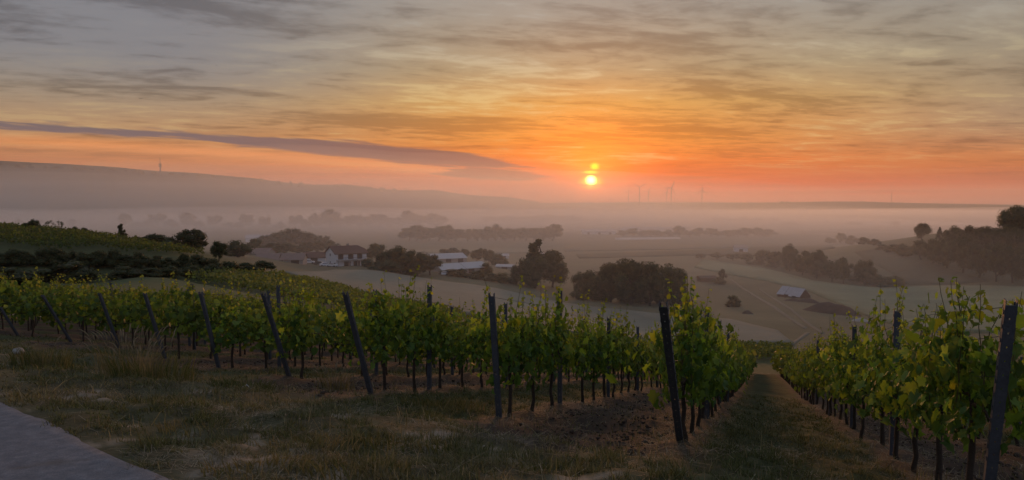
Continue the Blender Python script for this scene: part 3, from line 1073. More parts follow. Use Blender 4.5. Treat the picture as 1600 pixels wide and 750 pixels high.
# ------------------------------------------------------------------ other vineyard blocks on the slopes (too far off to tell the vines apart)
def in_poly(x, y, poly):
    poly = np.asarray(poly)
    ins = np.zeros(len(x), bool)
    j = len(poly) - 1
    for i in range(len(poly)):
        xi, yi, xj, yj = *poly[i], *poly[j]
        c = ((yi > y) != (yj > y)) & (x < (xj - xi) * (y - yi) / (yj - yi + 1e-12) + xi)
        ins ^= c
        j = i
    return ins
def vine_block(name, pxs, ang, label, bright, step=2.0, along=1.3, nleaf=26, size=.42):
    poly = np.array([hit(*p)[:2] for p in pxs])
    c, s = math.cos(ang), math.sin(ang)
    rot = np.array(((c, s), (-s, c)))
    pr = poly @ rot.T
    lo, hi = pr.min(0), pr.max(0)
    gx, gy = np.meshgrid(np.arange(lo[0], hi[0], along), np.arange(lo[1], hi[1], step))
    pts = np.stack([gx.ravel(), gy.ravel()], -1) @ rot
    pts = pts[in_poly(pts[:, 0], pts[:, 1], poly)]
    rs = np.random.default_rng(77)
    n_ = len(pts)
    if n_ > 3600:
        pts = pts[rs.permutation(n_)[:3600]]; n_ = 3600
    P = np.repeat(pts, nleaf, 0)
    off = rs.uniform(-.75, .75, len(P))[:, None] * np.array((c, s)) + rs.normal(0, .17, len(P))[:, None] * np.array((-s, c))
    P = P + off
    z = np.repeat(ground_z(pts[:, 0], pts[:, 1]), nleaf) + .4 + rs.beta(1.6, 1.4, len(P)) * 1.25
    pos = np.column_stack([P, z])
    nrm = rs.normal(0, 1, pos.shape); nrm[:, 2] = np.abs(nrm[:, 2])
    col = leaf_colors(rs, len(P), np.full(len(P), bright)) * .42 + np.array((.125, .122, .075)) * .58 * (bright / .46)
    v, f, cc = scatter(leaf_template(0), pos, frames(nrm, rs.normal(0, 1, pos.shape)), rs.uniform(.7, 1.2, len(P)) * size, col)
    tag(link(name, np_mesh(name, v, f, cc), M_FARVINE), label, kind='stuff')
vine_block('vine_block', [(305, 433), (420, 436), (480, 441), (560, 462), (640, 478), (720, 494), (700, 505), (600, 497), (480, 476), (380, 456), (300, 440)],
           1.25, 'yellowish vine block on the slope below the house', .46)
vine_block('vine_block', [(-40, 357), (0, 359), (80, 365), (180, 377), (260, 391), (325, 402), (270, 399), (150, 391), (0, 386), (-40, 385)],
           .35, 'green vine block on the crown of the left hill', .22, 2.2, 1.4)
vine_block('vine_block', [(1145, 545), (1235, 548), (1238, 560), (1205, 566), (1150, 562)], 1.0, 'small green vine block beyond the end of the grass aisle', .35, 2.0, 1.2, 30, .40)
# ------------------------------------------------------------------ crops in the valley: slabs of standing corn that follow the ground
def field(name, pxs, col, h, label, cell=7.0, stripe=None):
    poly = [hit(*p)[:2] for p in pxs]
    n_ = len(poly)
    ring = []
    for i in range(n_):
        a, b = poly[i], poly[(i + 1) % n_]
        m = max(2, int(np.linalg.norm(b - a) / cell))
        for t in range(m):
            ring.append(a + (b - a) * t / m)
    ring = np.array(ring)
    lo, hi = ring.min(0), ring.max(0)
    gx, gy = np.meshgrid(np.arange(lo[0], hi[0], cell), np.arange(lo[1], hi[1], cell))
    pts = np.stack([gx.ravel(), gy.ravel()], -1) + rng.uniform(-.2, .2, (gx.size, 2)) * cell
    pts = pts[in_poly(pts[:, 0], pts[:, 1], ring)]
    allp = np.vstack([ring, pts])
    k = len(ring)
    r_ = delaunay_2d_cdt([Vector(p) for p in allp], [(i, (i + 1) % k) for i in range(k)], [], 1, .01)
    v2 = np.array([tuple(p) for p in r_[0]])
    f = np.array([t for t in r_[2] if len(t) == 3])
    z = ground_z(v2[:, 0], v2[:, 1])
    v = np.column_stack([v2, z + h])
    # skirt
    m = len(v)
    edges = {}
    for t in f:
        for a, b in ((t[0], t[1]), (t[1], t[2]), (t[2], t[0])):
            edges[(a, b)] = edges.get((a, b), 0) + 1
    bd = [e for e in edges if (e[1], e[0]) not in edges]
    low = np.column_stack([v2, z - .5])
    sk = np.array([(b, a, a + m, b + m) for a, b in bd])
    rows = v2 @ np.array((math.cos(stripe or 0), math.sin(stripe or 0)))
    tone = .86 + .28 * fbm(v2[:, 0] * .03, v2[:, 1] * .03, 3, 8)
    if stripe is not None:
        tone = tone * (.9 + .2 * vnoise(rows * .12, rows * 0, 4))
    c = np.array(col)[None] * np.concatenate([tone, tone])[:, None]
    me = np_mesh(name, np.vstack([v, low]), [f, sk] if len(sk) else [f], c)
    tag(link(name, me, M_FIELD), label, kind='structure')
field('grain_field', [(441, 428), (520, 424), (593, 426), (647, 435), (700, 443), (780, 454), (880, 476), (1000, 490), (1140, 502), (1215, 520), (1240, 540),
                      (1130, 540), (1000, 536), (850, 518), (735, 496), (650, 479), (560, 460), (495, 442)], (.215, .200, .150), .7, 'grey-green grain field in the middle of the slope', 6, .3)
field('grain_field', [(1100, 406), (1190, 420), (1270, 440), (1340, 449), (1420, 450), (1500, 448), (1600, 450), (1660, 452), (1660, 520), (1450, 519), (1385, 505),
                      (1320, 480), (1270, 458), (1200, 440), (1130, 428), (1085, 418)], (.200, .210, .130), .6, 'pale green grain field in front of the right-hand hedge', 8, .9)
field('hill_field', [(1335, 394), (1375, 388), (1440, 408), (1500, 427), (1545, 440), (1480, 445), (1420, 446), (1395, 428), (1350, 405)], (.105, .102, .07), .5,
      'dull green field on the flank of the wooded right hill', 8, 1.2)
for i, (pxs, col, lab) in enumerate([
    ([(590, 394), (700, 389), (860, 388), (862, 393), (700, 395), (592, 398)], (.20, .19, .13), 'pale strip of stubble behind the farm sheds'),
    ([(900, 398), (1100, 391), (1300, 383), (1305, 388), (1100, 399), (905, 404)], (.075, .08, .05), 'dark strip of crop on the valley floor'),
    ([(880, 388), (1100, 384), (1320, 377), (1320, 381), (1100, 389), (882, 393)], (.18, .165, .115), 'light strip of crop on the valley floor'),
    ([(960, 372), (1062, 371), (1064, 373.5), (962, 375)], (.55, .53, .50), 'thin pale strip in the hazy plain'),
    ([(1250, 361), (1420, 354), (1600, 351), (1600, 357), (1420, 360), (1252, 365)], (.075, .08, .06), 'dark field band in the hazy plain at right'),
    ([(1340, 350), (1500, 347.5), (1600, 346), (1600, 349), (1500, 350.5), (1342, 352)], (.34, .33, .30), 'pale field band in the hazy plain at right')]):
    field('valley_field', pxs, col, .5, lab, 14)

field('green_field', [(-60, 449), (150, 447), (290, 444), (330, 452), (420, 472), (500, 492), (430, 496), (300, 488), (150, 478), (-60, 466)], (.090, .104, .050), .5,
      'smooth light green field strip behind the left vine rows', 3, .6)
for pxs, lab in (([(1140, 437), (1144, 437), (1212, 479), (1262, 513), (1256, 514), (1207, 481)], 'pale rutted track running down the meadow'),
                 ([(1184, 452), (1188, 452), (1238, 483), (1290, 521), (1284, 522), (1234, 485)], 'second pale track beside the derelict barn'),
                 ([(1258, 520), (1266, 520), (1230, 544), (1220, 545)], 'short track stub above the end of the grass aisle')):
    field('farm_track', pxs, (.20, .175, .130), .12, lab, 3)
# ------------------------------------------------------------------ trees
def ico(level=1):
    t = (1 + 5 ** .5) / 2
    v = [(-1, t, 0), (1, t, 0), (-1, -t, 0), (1, -t, 0), (0, -1, t), (0, 1, t), (0, -1, -t), (0, 1, -t), (t, 0, -1), (t, 0, 1), (-t, 0, -1), (-t, 0, 1)]
    f = [(0, 11, 5), (0, 5, 1), (0, 1, 7), (0, 7, 10), (0, 10, 11), (1, 5, 9), (5, 11, 4), (11, 10, 2), (10, 7, 6), (7, 1, 8), (3, 9, 4), (3, 4, 2), (3, 2, 6), (3, 6, 8), (3, 8, 9), (4, 9, 5), (2, 4, 11), (6, 2, 10), (8, 6, 7), (9, 8, 1)]
    v = np.array(v, float); v /= np.linalg.norm(v, axis=1, keepdims=True)
    return v, np.array(f)
ICO = ico()
def crown_mesh(seed, shape='round', nleaf=2600, leaf=.040, tone=1.0, openness=.0):
    rs = np.random.default_rng(seed)
    lobes = []
    if shape == 'round':
        z0, z1 = .16, 1.0
        for i in range(26):
            d = rs.normal(0, 1, 3); d /= np.linalg.norm(d)
            rr = rs.random() ** .5
            c = np.array((d[0] * .34 * rr, d[1] * .34 * rr, .51 + d[2] * .36 * rr))
            lobes.append((c, rs.uniform(.10, .19)))
    elif shape == 'bush':
        for i in range(24):
            a = rs.uniform(0, 2 * math.pi); rr = .36 * rs.random() ** .5
            z = rs.uniform(.1, .72) * (1 - .7 * (rr / .40) ** 2)
            lobes.append((np.array((rr * math.cos(a), rr * math.sin(a), z + .05)), rs.uniform(.12, .21)))
    elif shape == 'conifer':
        for i in range(34):
            z = rs.uniform(.10, .96)
            w = .40 * (1 - z) ** .8 + .03
            a = rs.uniform(0, 2 * math.pi)
            rr = w * rs.uniform(.3, 1)
            lobes.append((np.array((rr * math.cos(a), rr * math.sin(a), z)), .05 + .10 * (1 - z)))
    elif shape == 'sparse':
        for i in range(14):
            d = rs.normal(0, 1, 3); d /= np.linalg.norm(d)
            lobes.append((np.array((d[0] * .36, d[1] * .36, .60 + d[2] * .32)), rs.uniform(.07, .13)))
    C = np.array([l[0] for l in lobes]); Rr = np.array([l[1] for l in lobes])
    li = rs.choice(len(lobes), nleaf, p=Rr ** 2 / (Rr ** 2).sum())
    d = rs.normal(0, 1, (nleaf, 3)); d /= np.linalg.norm(d, axis=1, keepdims=True)
    d[:, 2] = np.where(rs.random(nleaf) < .35, np.abs(d[:, 2]), d[:, 2])
    P = C[li] + d * (Rr[li] * rs.uniform(.72, 1.16, nleaf))[:, None]
    P[:, 2] = np.maximum(P[:, 2], .02)
    nrm = d + rs.normal(0, .45, d.shape)
    base = np.array((.048, .060, .024)) * tone
    lob_t = rs.uniform(.75, 1.3, len(lobes))
    col = base[None] * (lob_t[li] * rs.uniform(.7, 1.35, nleaf))[:, None] * np.where(rs.random(nleaf)[:, None] < .2, np.array((1.25, 1.15, .9))[None], 1)
    v, f, c = scatter(leaf_template(0), P, frames(nrm, rs.normal(0, 1, d.shape)), rs.uniform(.7, 1.5, nleaf) * leaf, col)
    if shape not in ('sparse',):  # solid cores added inside the lobes to block light through the crown
        cv = (ICO[0][None] * (Rr * .80)[:, None, None] * rs.uniform(.85, 1.1, (len(lobes), 12, 1)) + C[:, None]).reshape(-1, 3)
        cf = (ICO[1][None] + (np.arange(len(lobes)) * 12)[:, None, None]).reshape(-1, 3)
        cv[:, 2] = np.maximum(cv[:, 2], .0)
        f = np.vstack([f, cf + len(v)])
        c = np.vstack([c, np.repeat((base * .8)[None], len(cv), 0)])
        v = np.vstack([v, cv])
    me = np_mesh('crown', v, f, c)
    me.materials.append(M_TREE)
    return me
def tree_trunk(seed, shape):
    rs = np.random.default_rng(seed)
    mb = MB()
    top = {'round': .55, 'bush': .3, 'conifer': .95, 'sparse': .6}[shape]
    p = [(rs.normal(0, .01) * i, rs.normal(0, .01) * i, -.06 + (top + .06) * i / 5) for i in range(6)]
    mb.tube(p, np.linspace(.034, .010, 6), 7)
    for i in range(7 if shape != 'conifer' else 3):
        z = rs.uniform(.25, .9) * top
        a = rs.uniform(0, 2 * math.pi)
        L = rs.uniform(.16, .30)
        mb.tube([(0, 0, z), (L * .5 * math.cos(a), L * .5 * math.sin(a), z + L * .45), (L * math.cos(a), L * math.sin(a), z + L * 1.0)], [.016, .010, .004], 5, False)
    me = mb.mesh('trunk', True)
    me.materials.append(M_TRUNK)
    return me
TREES = {'round': [(tree_trunk(i, 'round'), crown_mesh(i, 'round')) for i in range(1, 8)],
         'big': [(tree_trunk(i, 'round'), crown_mesh(i, 'round', 5200, .030)) for i in range(11, 16)],
         'bush': [(tree_trunk(i, 'bush'), crown_mesh(i, 'bush', 2400, .042)) for i in range(21, 26)],
         'conifer': [(tree_trunk(i, 'conifer'), crown_mesh(i, 'conifer', 2400, .040, .8)) for i in range(31, 33)],
         'sparse': [(tree_trunk(i, 'sparse'), crown_mesh(i, 'sparse', 500, .040)) for i in range(41, 43)]}
TREE_NAME = {'round': 'broadleaf_tree', 'big': 'broadleaf_tree', 'bush': 'shrub', 'conifer': 'conifer_tree', 'sparse': 'young_tree'}
_ti = 0
def tree(kind, px, base, top, w, label, group=None, d=None):
    global _ti
    _ti += 1
    rs = np.random.default_rng(300 + _ti)
    if d is None:
        p = hit(px, base)
    else:
        q = cam_ray(px, base) * d
        p = np.array((q[0], q[1], gz(q[0], q[1])))
    dist = p[1]
    topz = cam_ray(px, top)[2] * dist
    h = max(topz - p[2], .5) * 1.03
    ww = w * dist / F * 1.08
    e = thing(TREE_NAME[kind], label, 'shrub' if kind == 'bush' else 'tree', (p[0], p[1], p[2] - .02 * h), rs.uniform(0, 6.28), group, (ww, ww * rs.uniform(.9, 1.1), h))
    tr, cr = TREES[kind][int(rs.integers(0, len(TREES[kind])))]
    link('trunk', tr, None, e)
    link('crown', cr, None, e)
    return e
def trees(items, phrase, group, share=False):
    """a run of trees, left to right; phrase names the run"""
    items = sorted(items, key=lambda a: a[1])
    for i, it in enumerate(items):
        what = {'bush': 'shrub', 'conifer': 'conifer'}.get(it[0], 'tree')
        lab = f'dark leafy {what} {phrase}' if share or len(items) > 20 else f'{ORD[i]} {what} from the left {phrase}'
        tree(*it, lab, group)
def run(kind, xs, base, top, w, jit=2.0):
    out = []
    rs = np.random.default_rng(int(abs(xs[0]) * 7 + len(xs)))
    for i, x in enumerate(xs):
        t = i / max(1, len(xs) - 1)
        b = base[0] + (base[1] - base[0]) * t
        tp = top[0] + (top[1] - top[0]) * t + rs.normal(0, jit)
        out.append((kind, x + rs.normal(0, 2), b, tp, w * rs.uniform(.8, 1.3)))
    return out
# left hill
tree('bush', 100, 441, 403, 98, 'broad rounded shrub at the foot of the left hill')
tree('bush', 18, 446, 414, 70, 'dark shrub at the left edge under the hill bank')
trees(run('bush', list(range(-20, 345, 22)), (413, 421), (382, 398), 34, 4), 'in the dark hedge along the left hill bank', 'hedge along the left hill bank')
trees([('bush', 197, 437, 413, 52), ('bush', 234, 433, 415, 42), ('bush', 266, 432, 414, 42), ('bush', 299, 433, 413, 44), ('bush', 329, 432, 409, 40),
       ('bush', 356, 430, 403, 44), ('bush', 386, 427, 407, 42), ('bush', 412, 423, 405, 40)], 'in the low hedge at the foot of the left hill', 'low hedge at the hill foot')
tree('round', 54, 364, 339, 24, 'small dark tree on the crest of the left hill')
tree('bush', 40, 363, 346, 18, 'small shrub beside the dark tree on the left crest')
trees([('sparse', 78, 365, 345, 16), ('sparse', 93, 367, 346, 15)], 'of the two thin bare ones on the left crest', 'thin trees on the left crest')
trees([('bush', 116, 369, 352, 16), ('bush', 134, 371, 353, 20)], 'of the pair on the left crest past the thin trees', 'pair of shrubs on the left crest')
tree('conifer', 189, 378, 350, 24, 'small conifer with open branches on the left crest')
trees([('bush', 212, 380, 367, 34), ('bush', 240, 384, 363, 56), ('bush', 268, 388, 367, 38)], 'in the low clump right of the crest conifer', 'low clump on the left crest')
tree('round', 301, 394, 356, 50, 'large dark round tree at the end of the left crest')
tree('big', 342, 408, 374, 27, 'narrow dark tree at the tip of the left hill')
trees([('bush', 372, 402, 372, 44), ('round', 398, 398, 371, 34), ('bush', 424, 396, 380, 36)], 'of the dim group left of the farm sheds', 'trees left of the farm sheds')
# wood behind the farm, hazy
trees([('round', 416, 390, 366, 38), ('round', 436, 390, 358, 40), ('round', 458, 390, 355, 44), ('round', 480, 390, 359, 40), ('round', 501, 390, 364, 36)],
      'in the hazy copse behind the farm sheds', 'hazy copse behind the farm')
trees(run('round', [428, 446, 463, 481, 499, 516], (398, 396), (378, 378), 32, 2), 'in the tree line just behind the shed roofs', 'trees just behind the shed roofs')
# right of the house
trees([('round', 588, 410, 378, 42), ('round', 602, 422, 392, 40), ('big', 626, 428, 383, 62), ('big', 652, 431, 393, 56), ('big', 672, 430, 396, 44), ('bush', 606, 426, 402, 44)],
      'in the dark trees right of the white house', 'trees right of the white house')
trees(run('bush', [578, 592, 615, 640], (417, 429), (403, 414), 30, 1.5), 'along the garden edge right of the house', 'garden shrubs right of the house')
trees([('round', 693, 404, 388, 22), ('round', 708, 404, 386, 22), ('round', 726, 405, 388, 22), ('round', 745, 410, 386, 26), ('round', 764, 412, 387, 26), ('bush', 780, 415, 392, 30), ('bush', 757, 428, 407, 24)],
      'around the pale-roofed sheds', 'trees around the pale-roofed sheds')
trees(run('bush', [700, 722, 744, 768, 790], (430, 442), (416, 424), 28, 1.5), 'below the pale-roofed sheds', 'shrubs below the sheds')
tree('conifer', 838, 446, 375, 74, 'tall dark conifer left of the big tree clump')
tree('big', 864, 449, 391, 60, 'dark broadleaf tree right beside the tall conifer')
tree('big', 836, 450, 397, 68, 'dark broadleaf tree in front of the tall conifer')
tree('bush', 806, 444, 411, 26, 'short dark shrub left of the tall conifer')
trees([('big', 908, 466, 424, 40), ('big', 930, 469, 417, 54), ('big', 955, 472, 411, 56), ('big', 985, 476, 406, 66), ('big', 1016, 478, 403, 66), ('big', 1043, 477, 411, 58), ('big', 1060, 474, 419, 40)],
      'in the big dark clump right of centre', 'big dark clump right of centre')
trees(run('bush', [900, 925, 950, 975, 1000, 1025, 1050, 1066], (468, 477), (446, 452), 34, 2), 'at the foot of the big clump', 'shrubs at the foot of the big clump')
tree('bush', 1145, 479, 458, 27, 'single round shrub in the meadow right of the big clump')
tree('round', 1129, 440, 419, 15, 'small lone tree in the meadow right of the big clump')
tree('bush', 1122, 444, 431, 24, 'low shrub under the small lone meadow tree')
# right-hand hedge
trees([('round', 1095, 404, 395, 22), ('round', 1120, 405, 394, 26), ('round', 1145, 407, 394, 28), ('round', 1168, 410, 394, 28), ('round', 1190, 414, 387, 30), ('round', 1212, 419, 391, 28), ('big', 1233, 424, 380, 32),
       ('round', 1254, 430, 390, 30), ('big', 1276, 435, 386, 48), ('round', 1300, 441, 402, 34), ('big', 1318, 443, 400, 34), ('big', 1351, 446, 404, 38), ('bush', 1378, 447, 426, 34), ('bush', 1400, 447, 428, 24)],
      'in the hedge climbing the right-hand field', 'hedge across the right-hand field')
trees(run('bush', [1180, 1210, 1240, 1262, 1288, 1312, 1336, 1362, 1388], (413, 447), (404, 430), 34, 1), 'in the undergrowth of the right-hand hedge', 'undergrowth of the right-hand hedge')
# right hill
tree('big', 1440, 377, 347, 31, 'lone round tree left of the wood on the right hill')
tree('conifer', 1468, 376, 355, 13, 'slim dark tree at the start of the right hill wood')
tree('big', 1591, 382, 318, 62, 'tall tree above the wood at the right edge')
trees([('big', 1490, 392, 352, 40), ('big', 1512, 396, 350, 36), ('big', 1535, 398, 354, 40), ('big', 1558, 400, 352, 40), ('big', 1580, 402, 355, 40), ('big', 1604, 404, 356, 44), ('big', 1625, 404, 352, 44)],
      'in the upper line of the right hill wood', 'upper line of the right hill wood')
trees([('bush', 1378, 390, 380, 24), ('bush', 1396, 394, 379, 30), ('bush', 1416, 400, 378, 34), ('round', 1438, 406, 374, 36), ('round', 1458, 413, 371, 38), ('big', 1480, 420, 368, 42), ('big', 1505, 428, 370, 46), ('big', 1530, 434, 374, 46),
       ('big', 1556, 440, 378, 48), ('big', 1582, 442, 380, 48), ('big', 1608, 443, 380, 50)], 'in the lower edge of the right hill wood', 'lower edge of the right hill wood')
trees([('bush', 1298, 380, 369, 20), ('round', 1314, 381, 363, 22), ('bush', 1332, 382, 366, 24), ('bush', 1350, 382, 369, 22), ('bush', 1366, 383, 372, 20)], 'in the small copse before the right hill', 'small copse before the right hill')
# hazy plain
trees(run('round', list(range(640, 868, 15)), (377, 376), (354, 354), 34, 3.5), 'in the hazy wood behind the sheds', 'hazy wood behind the sheds')
trees(run('round', [972, 986, 1001, 1016, 1031, 1046, 1062, 1078, 1092, 1106, 1122, 1138, 1154, 1170, 1186, 1202], (369, 370), (358, 356), 28, 2.6), 'in the hazy wood right of the sun', 'hazy wood right of the sun')
trees([('round', 195, 353, 331, 24), ('round', 246, 353, 330, 30), ('round', 292, 354, 331, 28), ('round', 336, 354, 333, 26), ('round', 386, 354, 332, 28), ('round', 414, 355, 335, 24), ('round', 462, 355, 332, 30), ('round', 494, 355, 334, 24)],
      'in the ghostly tree line in the left mist', 'ghostly tree line in the left mist')
trees(run('bush', [214, 228, 266, 312, 356, 370, 436, 478], (354, 356), (344, 343), 20, 1.5), 'low between the ghostly trees in the left mist', 'low growth in the left mist')
trees(run('round', [515, 530, 546, 562, 578, 594, 610, 626, 642, 658, 674, 690], (355, 354), (335, 334), 32, 3), 'in the misty wood behind the white house', 'misty wood behind the white house')
trees(run('round', [30, 62, 110], (352, 353), (342, 341), 16, 1), 'fading in the mist at far left', 'trees fading at far left')
trees(run('round', [762, 778, 794, 810, 826, 842, 858, 876, 894], (348, 348), (337, 337), 34, 1), 'in the faint wood below the sun', 'faint wood below the sun')
trees(run('bush', [1330, 1345, 1242, 1228, 1400], (352, 352), (346, 346), 16, .5), 'scattered in the pale plain at right', 'scattered far shrubs at right')
trees(run('round', [1120, 1140, 1160, 1185, 1210], (347, 347), (340, 340), 20, .6), 'in the far dim wood at right', 'far dim wood at right')
# trees along the crest of the far ridge, small bumps on the skyline
def crest_trees():
    cx = np.array([0, 90, 180, 300, 400, 550, 680]); cy = np.array([257, 262, 265.5, 273, 281, 291, 298]); cd = np.array([2050, 2050, 2080, 2150, 2250, 2450, 2700])
    rs = np.random.default_rng(3)
    for x in sorted(np.concatenate([rs.uniform(0, 300, 26), rs.uniform(300, 660, 22)])):
        y, d = np.interp(x, cx, cy), np.interp(x, cx, cd)
        tree('bush', x, y + .6, y - rs.uniform(1.2, 3.6), rs.uniform(5, 13), 'tiny tree on the skyline of the far left ridge', 'trees on the skyline of the far left ridge', d=d * .995)
    cx = np.array([1290, 1370, 1450, 1600]); cy = np.array([315.5, 316, 319.5, 321.5])
    for x in (1222, 1232, 1330, 1345, 1394, 1405, 1470, 1478, 1530):
        y = np.interp(x, cx, cy)
        tree('bush', x, y + .6, y - rs.uniform(1, 2), rs.uniform(8, 18), 'tiny tree on the far right skyline', 'trees on the far right skyline', d=4550)
crest_trees()
# ------------------------------------------------------------------ buildings
M_WALL = mat('render_white', (.62, .63, .66), .9, .08, .5, .2, 20)
M_WALL2 = mat('render_grey', (.34, .31, .29), .9, .12, .5, .2, 20)
M_ROOF = mat('roof_tiles', (.125, .070, .055), .85, .2, 1.5, .4, 12)
M_ROOF2 = mat('roof_sheet', (.21, .15, .13), .8, .2, .6, .2, 12)
M_PALE = mat('pale_metal_roof', (.42, .41, .42), .5, .08, .8, .1, 10, metal=.1, spec=.5)
M_RUST = mat('old_sheet_metal', (.40, .40, .43), .65, .22, .9, .2, 10)
M_GLASS = mat('window_glass', (.03, .035, .04), .12, 0, spec=.6)
M_WOOD = mat('dark_wood', (.075, .045, .035), .8, .25, 3)
M_CAR = mat('white_car_paint', (.70, .71, .74), .28, .03, 2, spec=.5)
M_CAR2 = mat('dark_car_paint', (.05, .045, .05), .28, .03, 2, spec=.5)
M_TYRE = mat('tyre', (.02, .02, .02), .8, .1, 5)
M_TURB = mat('turbine_silhouette', (.06, .06, .065), .6, .05, .1)  # near-black base colour stands in for the turbines' backlit silhouettes
M_EARTH = mat('heaped_earth', (.085, .060, .048), .95, .3, .5, 1.0, 4)
M_STONE = mat('pale_stone', (.24, .23, .21), .9, .25, 10, .5, 30)

def ground_min(e_loc, rz, pts):
    c, s = math.cos(rz), math.sin(rz)
    return min(gz(e_loc[0] + c * x - s * y, e_loc[1] + s * x + c * y) for x, y in pts)

def white_house():
    p = hit(541, 414)
    rz = R(-40)                          # gable end faces front-left
    L, W, Ev, Rg = 12.5, 9.4, 5.3, 7.7    # local: ridge along +x, gable at x=-L/2, long side at y=-W/2 towards the viewer
    rz = R(36)
    z0 = ground_min(p, rz, [(-L / 2, -W / 2), (L / 2, -W / 2), (-L / 2, W / 2), (L / 2, W / 2)]) - .2
    e = thing('house', 'white two-storey house with brown tiled roof and balcony', 'house', (p[0], p[1], z0), rz)
    x0, x1, y0, y1 = -L / 2, L / 2, -W / 2, W / 2
    hip = 1.5
    hz = Ev + (Rg - Ev) * .45
    yk = W / 2 * (1 - .45)
    wl = MB()
    wl.poly([(x0, y0, 0), (x0, y0, Ev), (x0, 0, Rg - .05), (x0, y1, Ev), (x0, y1, 0)])
    wl.poly([(x1, y0, 0), (x1, y1, 0), (x1, y1, Ev), (x1, yk, hz), (x1, -yk, hz), (x1, y0, Ev)])
    wl.poly([(x0, y0, 0), (x1, y0, 0), (x1, y0, Ev), (x0, y0, Ev)])
    wl.poly([(x0, y1, 0), (x0, y1, Ev), (x1, y1, Ev), (x1, y1, 0)])
    wl.build('wall', M_WALL, e)
    sl = (Rg - Ev) / (W / 2)
    o = .7
    rf = MB()
    ez = Ev - o * sl
    for s in (-1, 1):
        pts = [(x0 - .6, s * (W / 2 + o), ez), (x1 + .6, s * (W / 2 + o), ez), (x1 + .6, s * yk, hz), (x1 - hip, 0, Rg), (x0 - .6, 0, Rg)]
        if s > 0: pts = pts[::-1]
        rf.slab(pts, (0, 0, .2))
    rf.slab([(x1 + .6, -yk, hz), (x1 + .6, yk, hz), (x1 - hip, 0, Rg)], (0, 0, .2))
    roof = rf.build('roof', M_ROOF, e)
    MB().box((1.0, .8, Rg + .15), (.7, .7, 1.3)).box((1.0, .8, Rg + .84), (.85, .85, .1)).build('chimney', M_WALL2, roof)
    MB().box((-2.5, 1.4, Rg - .3), (.6, .6, 1.2)).build('chimney', M_WALL2, roof)
    def window(x, z, w, h, side):
        f = MB()
        if side == 'front':
            f.box((x, y0 - .03, z), (w + .16, .12, h + .16))
            o_ = f.build('window', M_WOOD, e)
            MB().box((x, y0 - .075, z), (w, .05, h)).build('pane', M_GLASS, o_)
            for s in (-1, 1):
                MB().box((x + s * (w / 2 + .32), y0 - .05, z), (.46, .06, h + .1)).build('shutter', M_WOOD, o_)
        else:
            f.box((x0 - .03, x, z), (.12, w + .16, h + .16))
            o_ = f.build('window', M_WALL2, e)
            MB().box((x0 - .075, x, z), (.05, w, h)).build('pane', M_GLASS, o_)
    for x in (-4.2, -.2, 3.4): window(x, 3.95, .95, 1.7, 'front')
    for x in (-1.6, 2.2): window(x, 1.25, 1.5, 1.7, 'front')
    window(.2, 4.6, .6, .9, 'gable'); window(.2, 1.6, .6, .9, 'gable')
    d = MB().box((4.6, y0 - .03, 1.15), (1.1, .1, 2.2)).build('door', M_WOOD, e)
    MB().box((4.25, y0 - .10, 1.1), (.06, .08, .2)).build('handle', M_STEEL, d)
    b = MB().box((0, y0 - .8, 2.72), (L - .4, 1.6, .16)).build('balcony', M_WALL2, e)
    for i in range(22):
        x = x0 + .5 + i * (L - 1.0) / 21
        MB().box((x, y0 - 1.52, 3.25), (.07, .05, .9)).build('baluster', M_WOOD, b)
    MB().box((0, y0 - 1.52, 3.74), (L - .5, .1, .09)).build('handrail', M_WOOD, b)
    for x in (x0 + .6, -1.5, 2.0, x1 - .6):
        MB().box((x, y0 - 1.45, 1.32), (.22, .22, 2.64)).build('balcony_post', M_WALL2, b)
white_house()

def shed(px, py, L, W, Ev, Rg, rz, label, roofmat, wallmat, doors=1, name='farm_shed', seams=False, panes=0, group=None):
    p = hit(px, py)
    z0 = ground_min(p, rz, [(-L / 2, -W / 2), (L / 2, -W / 2), (-L / 2, W / 2), (L / 2, W / 2)]) - .2
    e = thing(name, label, 'shed', (p[0], p[1], z0), rz, group)
    x0, x1, y0, y1 = -L / 2, L / 2, -W / 2, W / 2
    w = MB()
    w.poly([(x0, y0, 0), (x0, y0, Ev), (x0, 0, Rg - .04), (x0, y1, Ev), (x0, y1, 0)])
    w.poly([(x1, y0, 0), (x1, y1, 0), (x1, y1, Ev), (x1, 0, Rg - .04), (x1, y0, Ev)])
    w.poly([(x0, y0, 0), (x1, y0, 0), (x1, y0, Ev), (x0, y0, Ev)])
    w.poly([(x0, y1, 0), (x0, y1, Ev), (x1, y1, Ev), (x1, y1, 0)])
    w.build('wall', wallmat, e)
    sl = (Rg - Ev) / (W / 2)
    o = .5
    npan = max(1, panes)
    for s in (-1, 1):
        for i in range(npan):
            a, b = x0 - .4 + (L + .8) * i / npan + (.12 if i else 0), x0 - .4 + (L + .8) * (i + 1) / npan - (.12 if i < npan - 1 else 0)
            pts = [(a, s * (W / 2 + o), Ev - o * sl), (b, s * (W / 2 + o), Ev - o * sl), (b, s * .01, Rg), (a, s * .01, Rg)]
            if s > 0: pts = pts[::-1]
            MB().slab(pts, (0, 0, .14)).build('roof_panel', roofmat, e)
    for i in range(doors):
        x = x0 + L * (i + .5) / doors
        dd = MB().box((x, y0 - .03, min(Ev, 2.8) / 2), (min(2.8, L / doors * .6), .1, min(Ev, 2.8) - .1)).build('door', M_WOOD, e)
    return e
shed(440, 407, 17, 9, 2.6, 4.6, R(6), 'long low farm shed with dull brown roof left of the house', M_ROOF2, M_WALL2, 3, panes=2)
shed(492, 409, 9, 7, 2.6, 4.4, R(10), 'short low farm shed touching the gable side of the house', M_ROOF, M_WALL, 1)
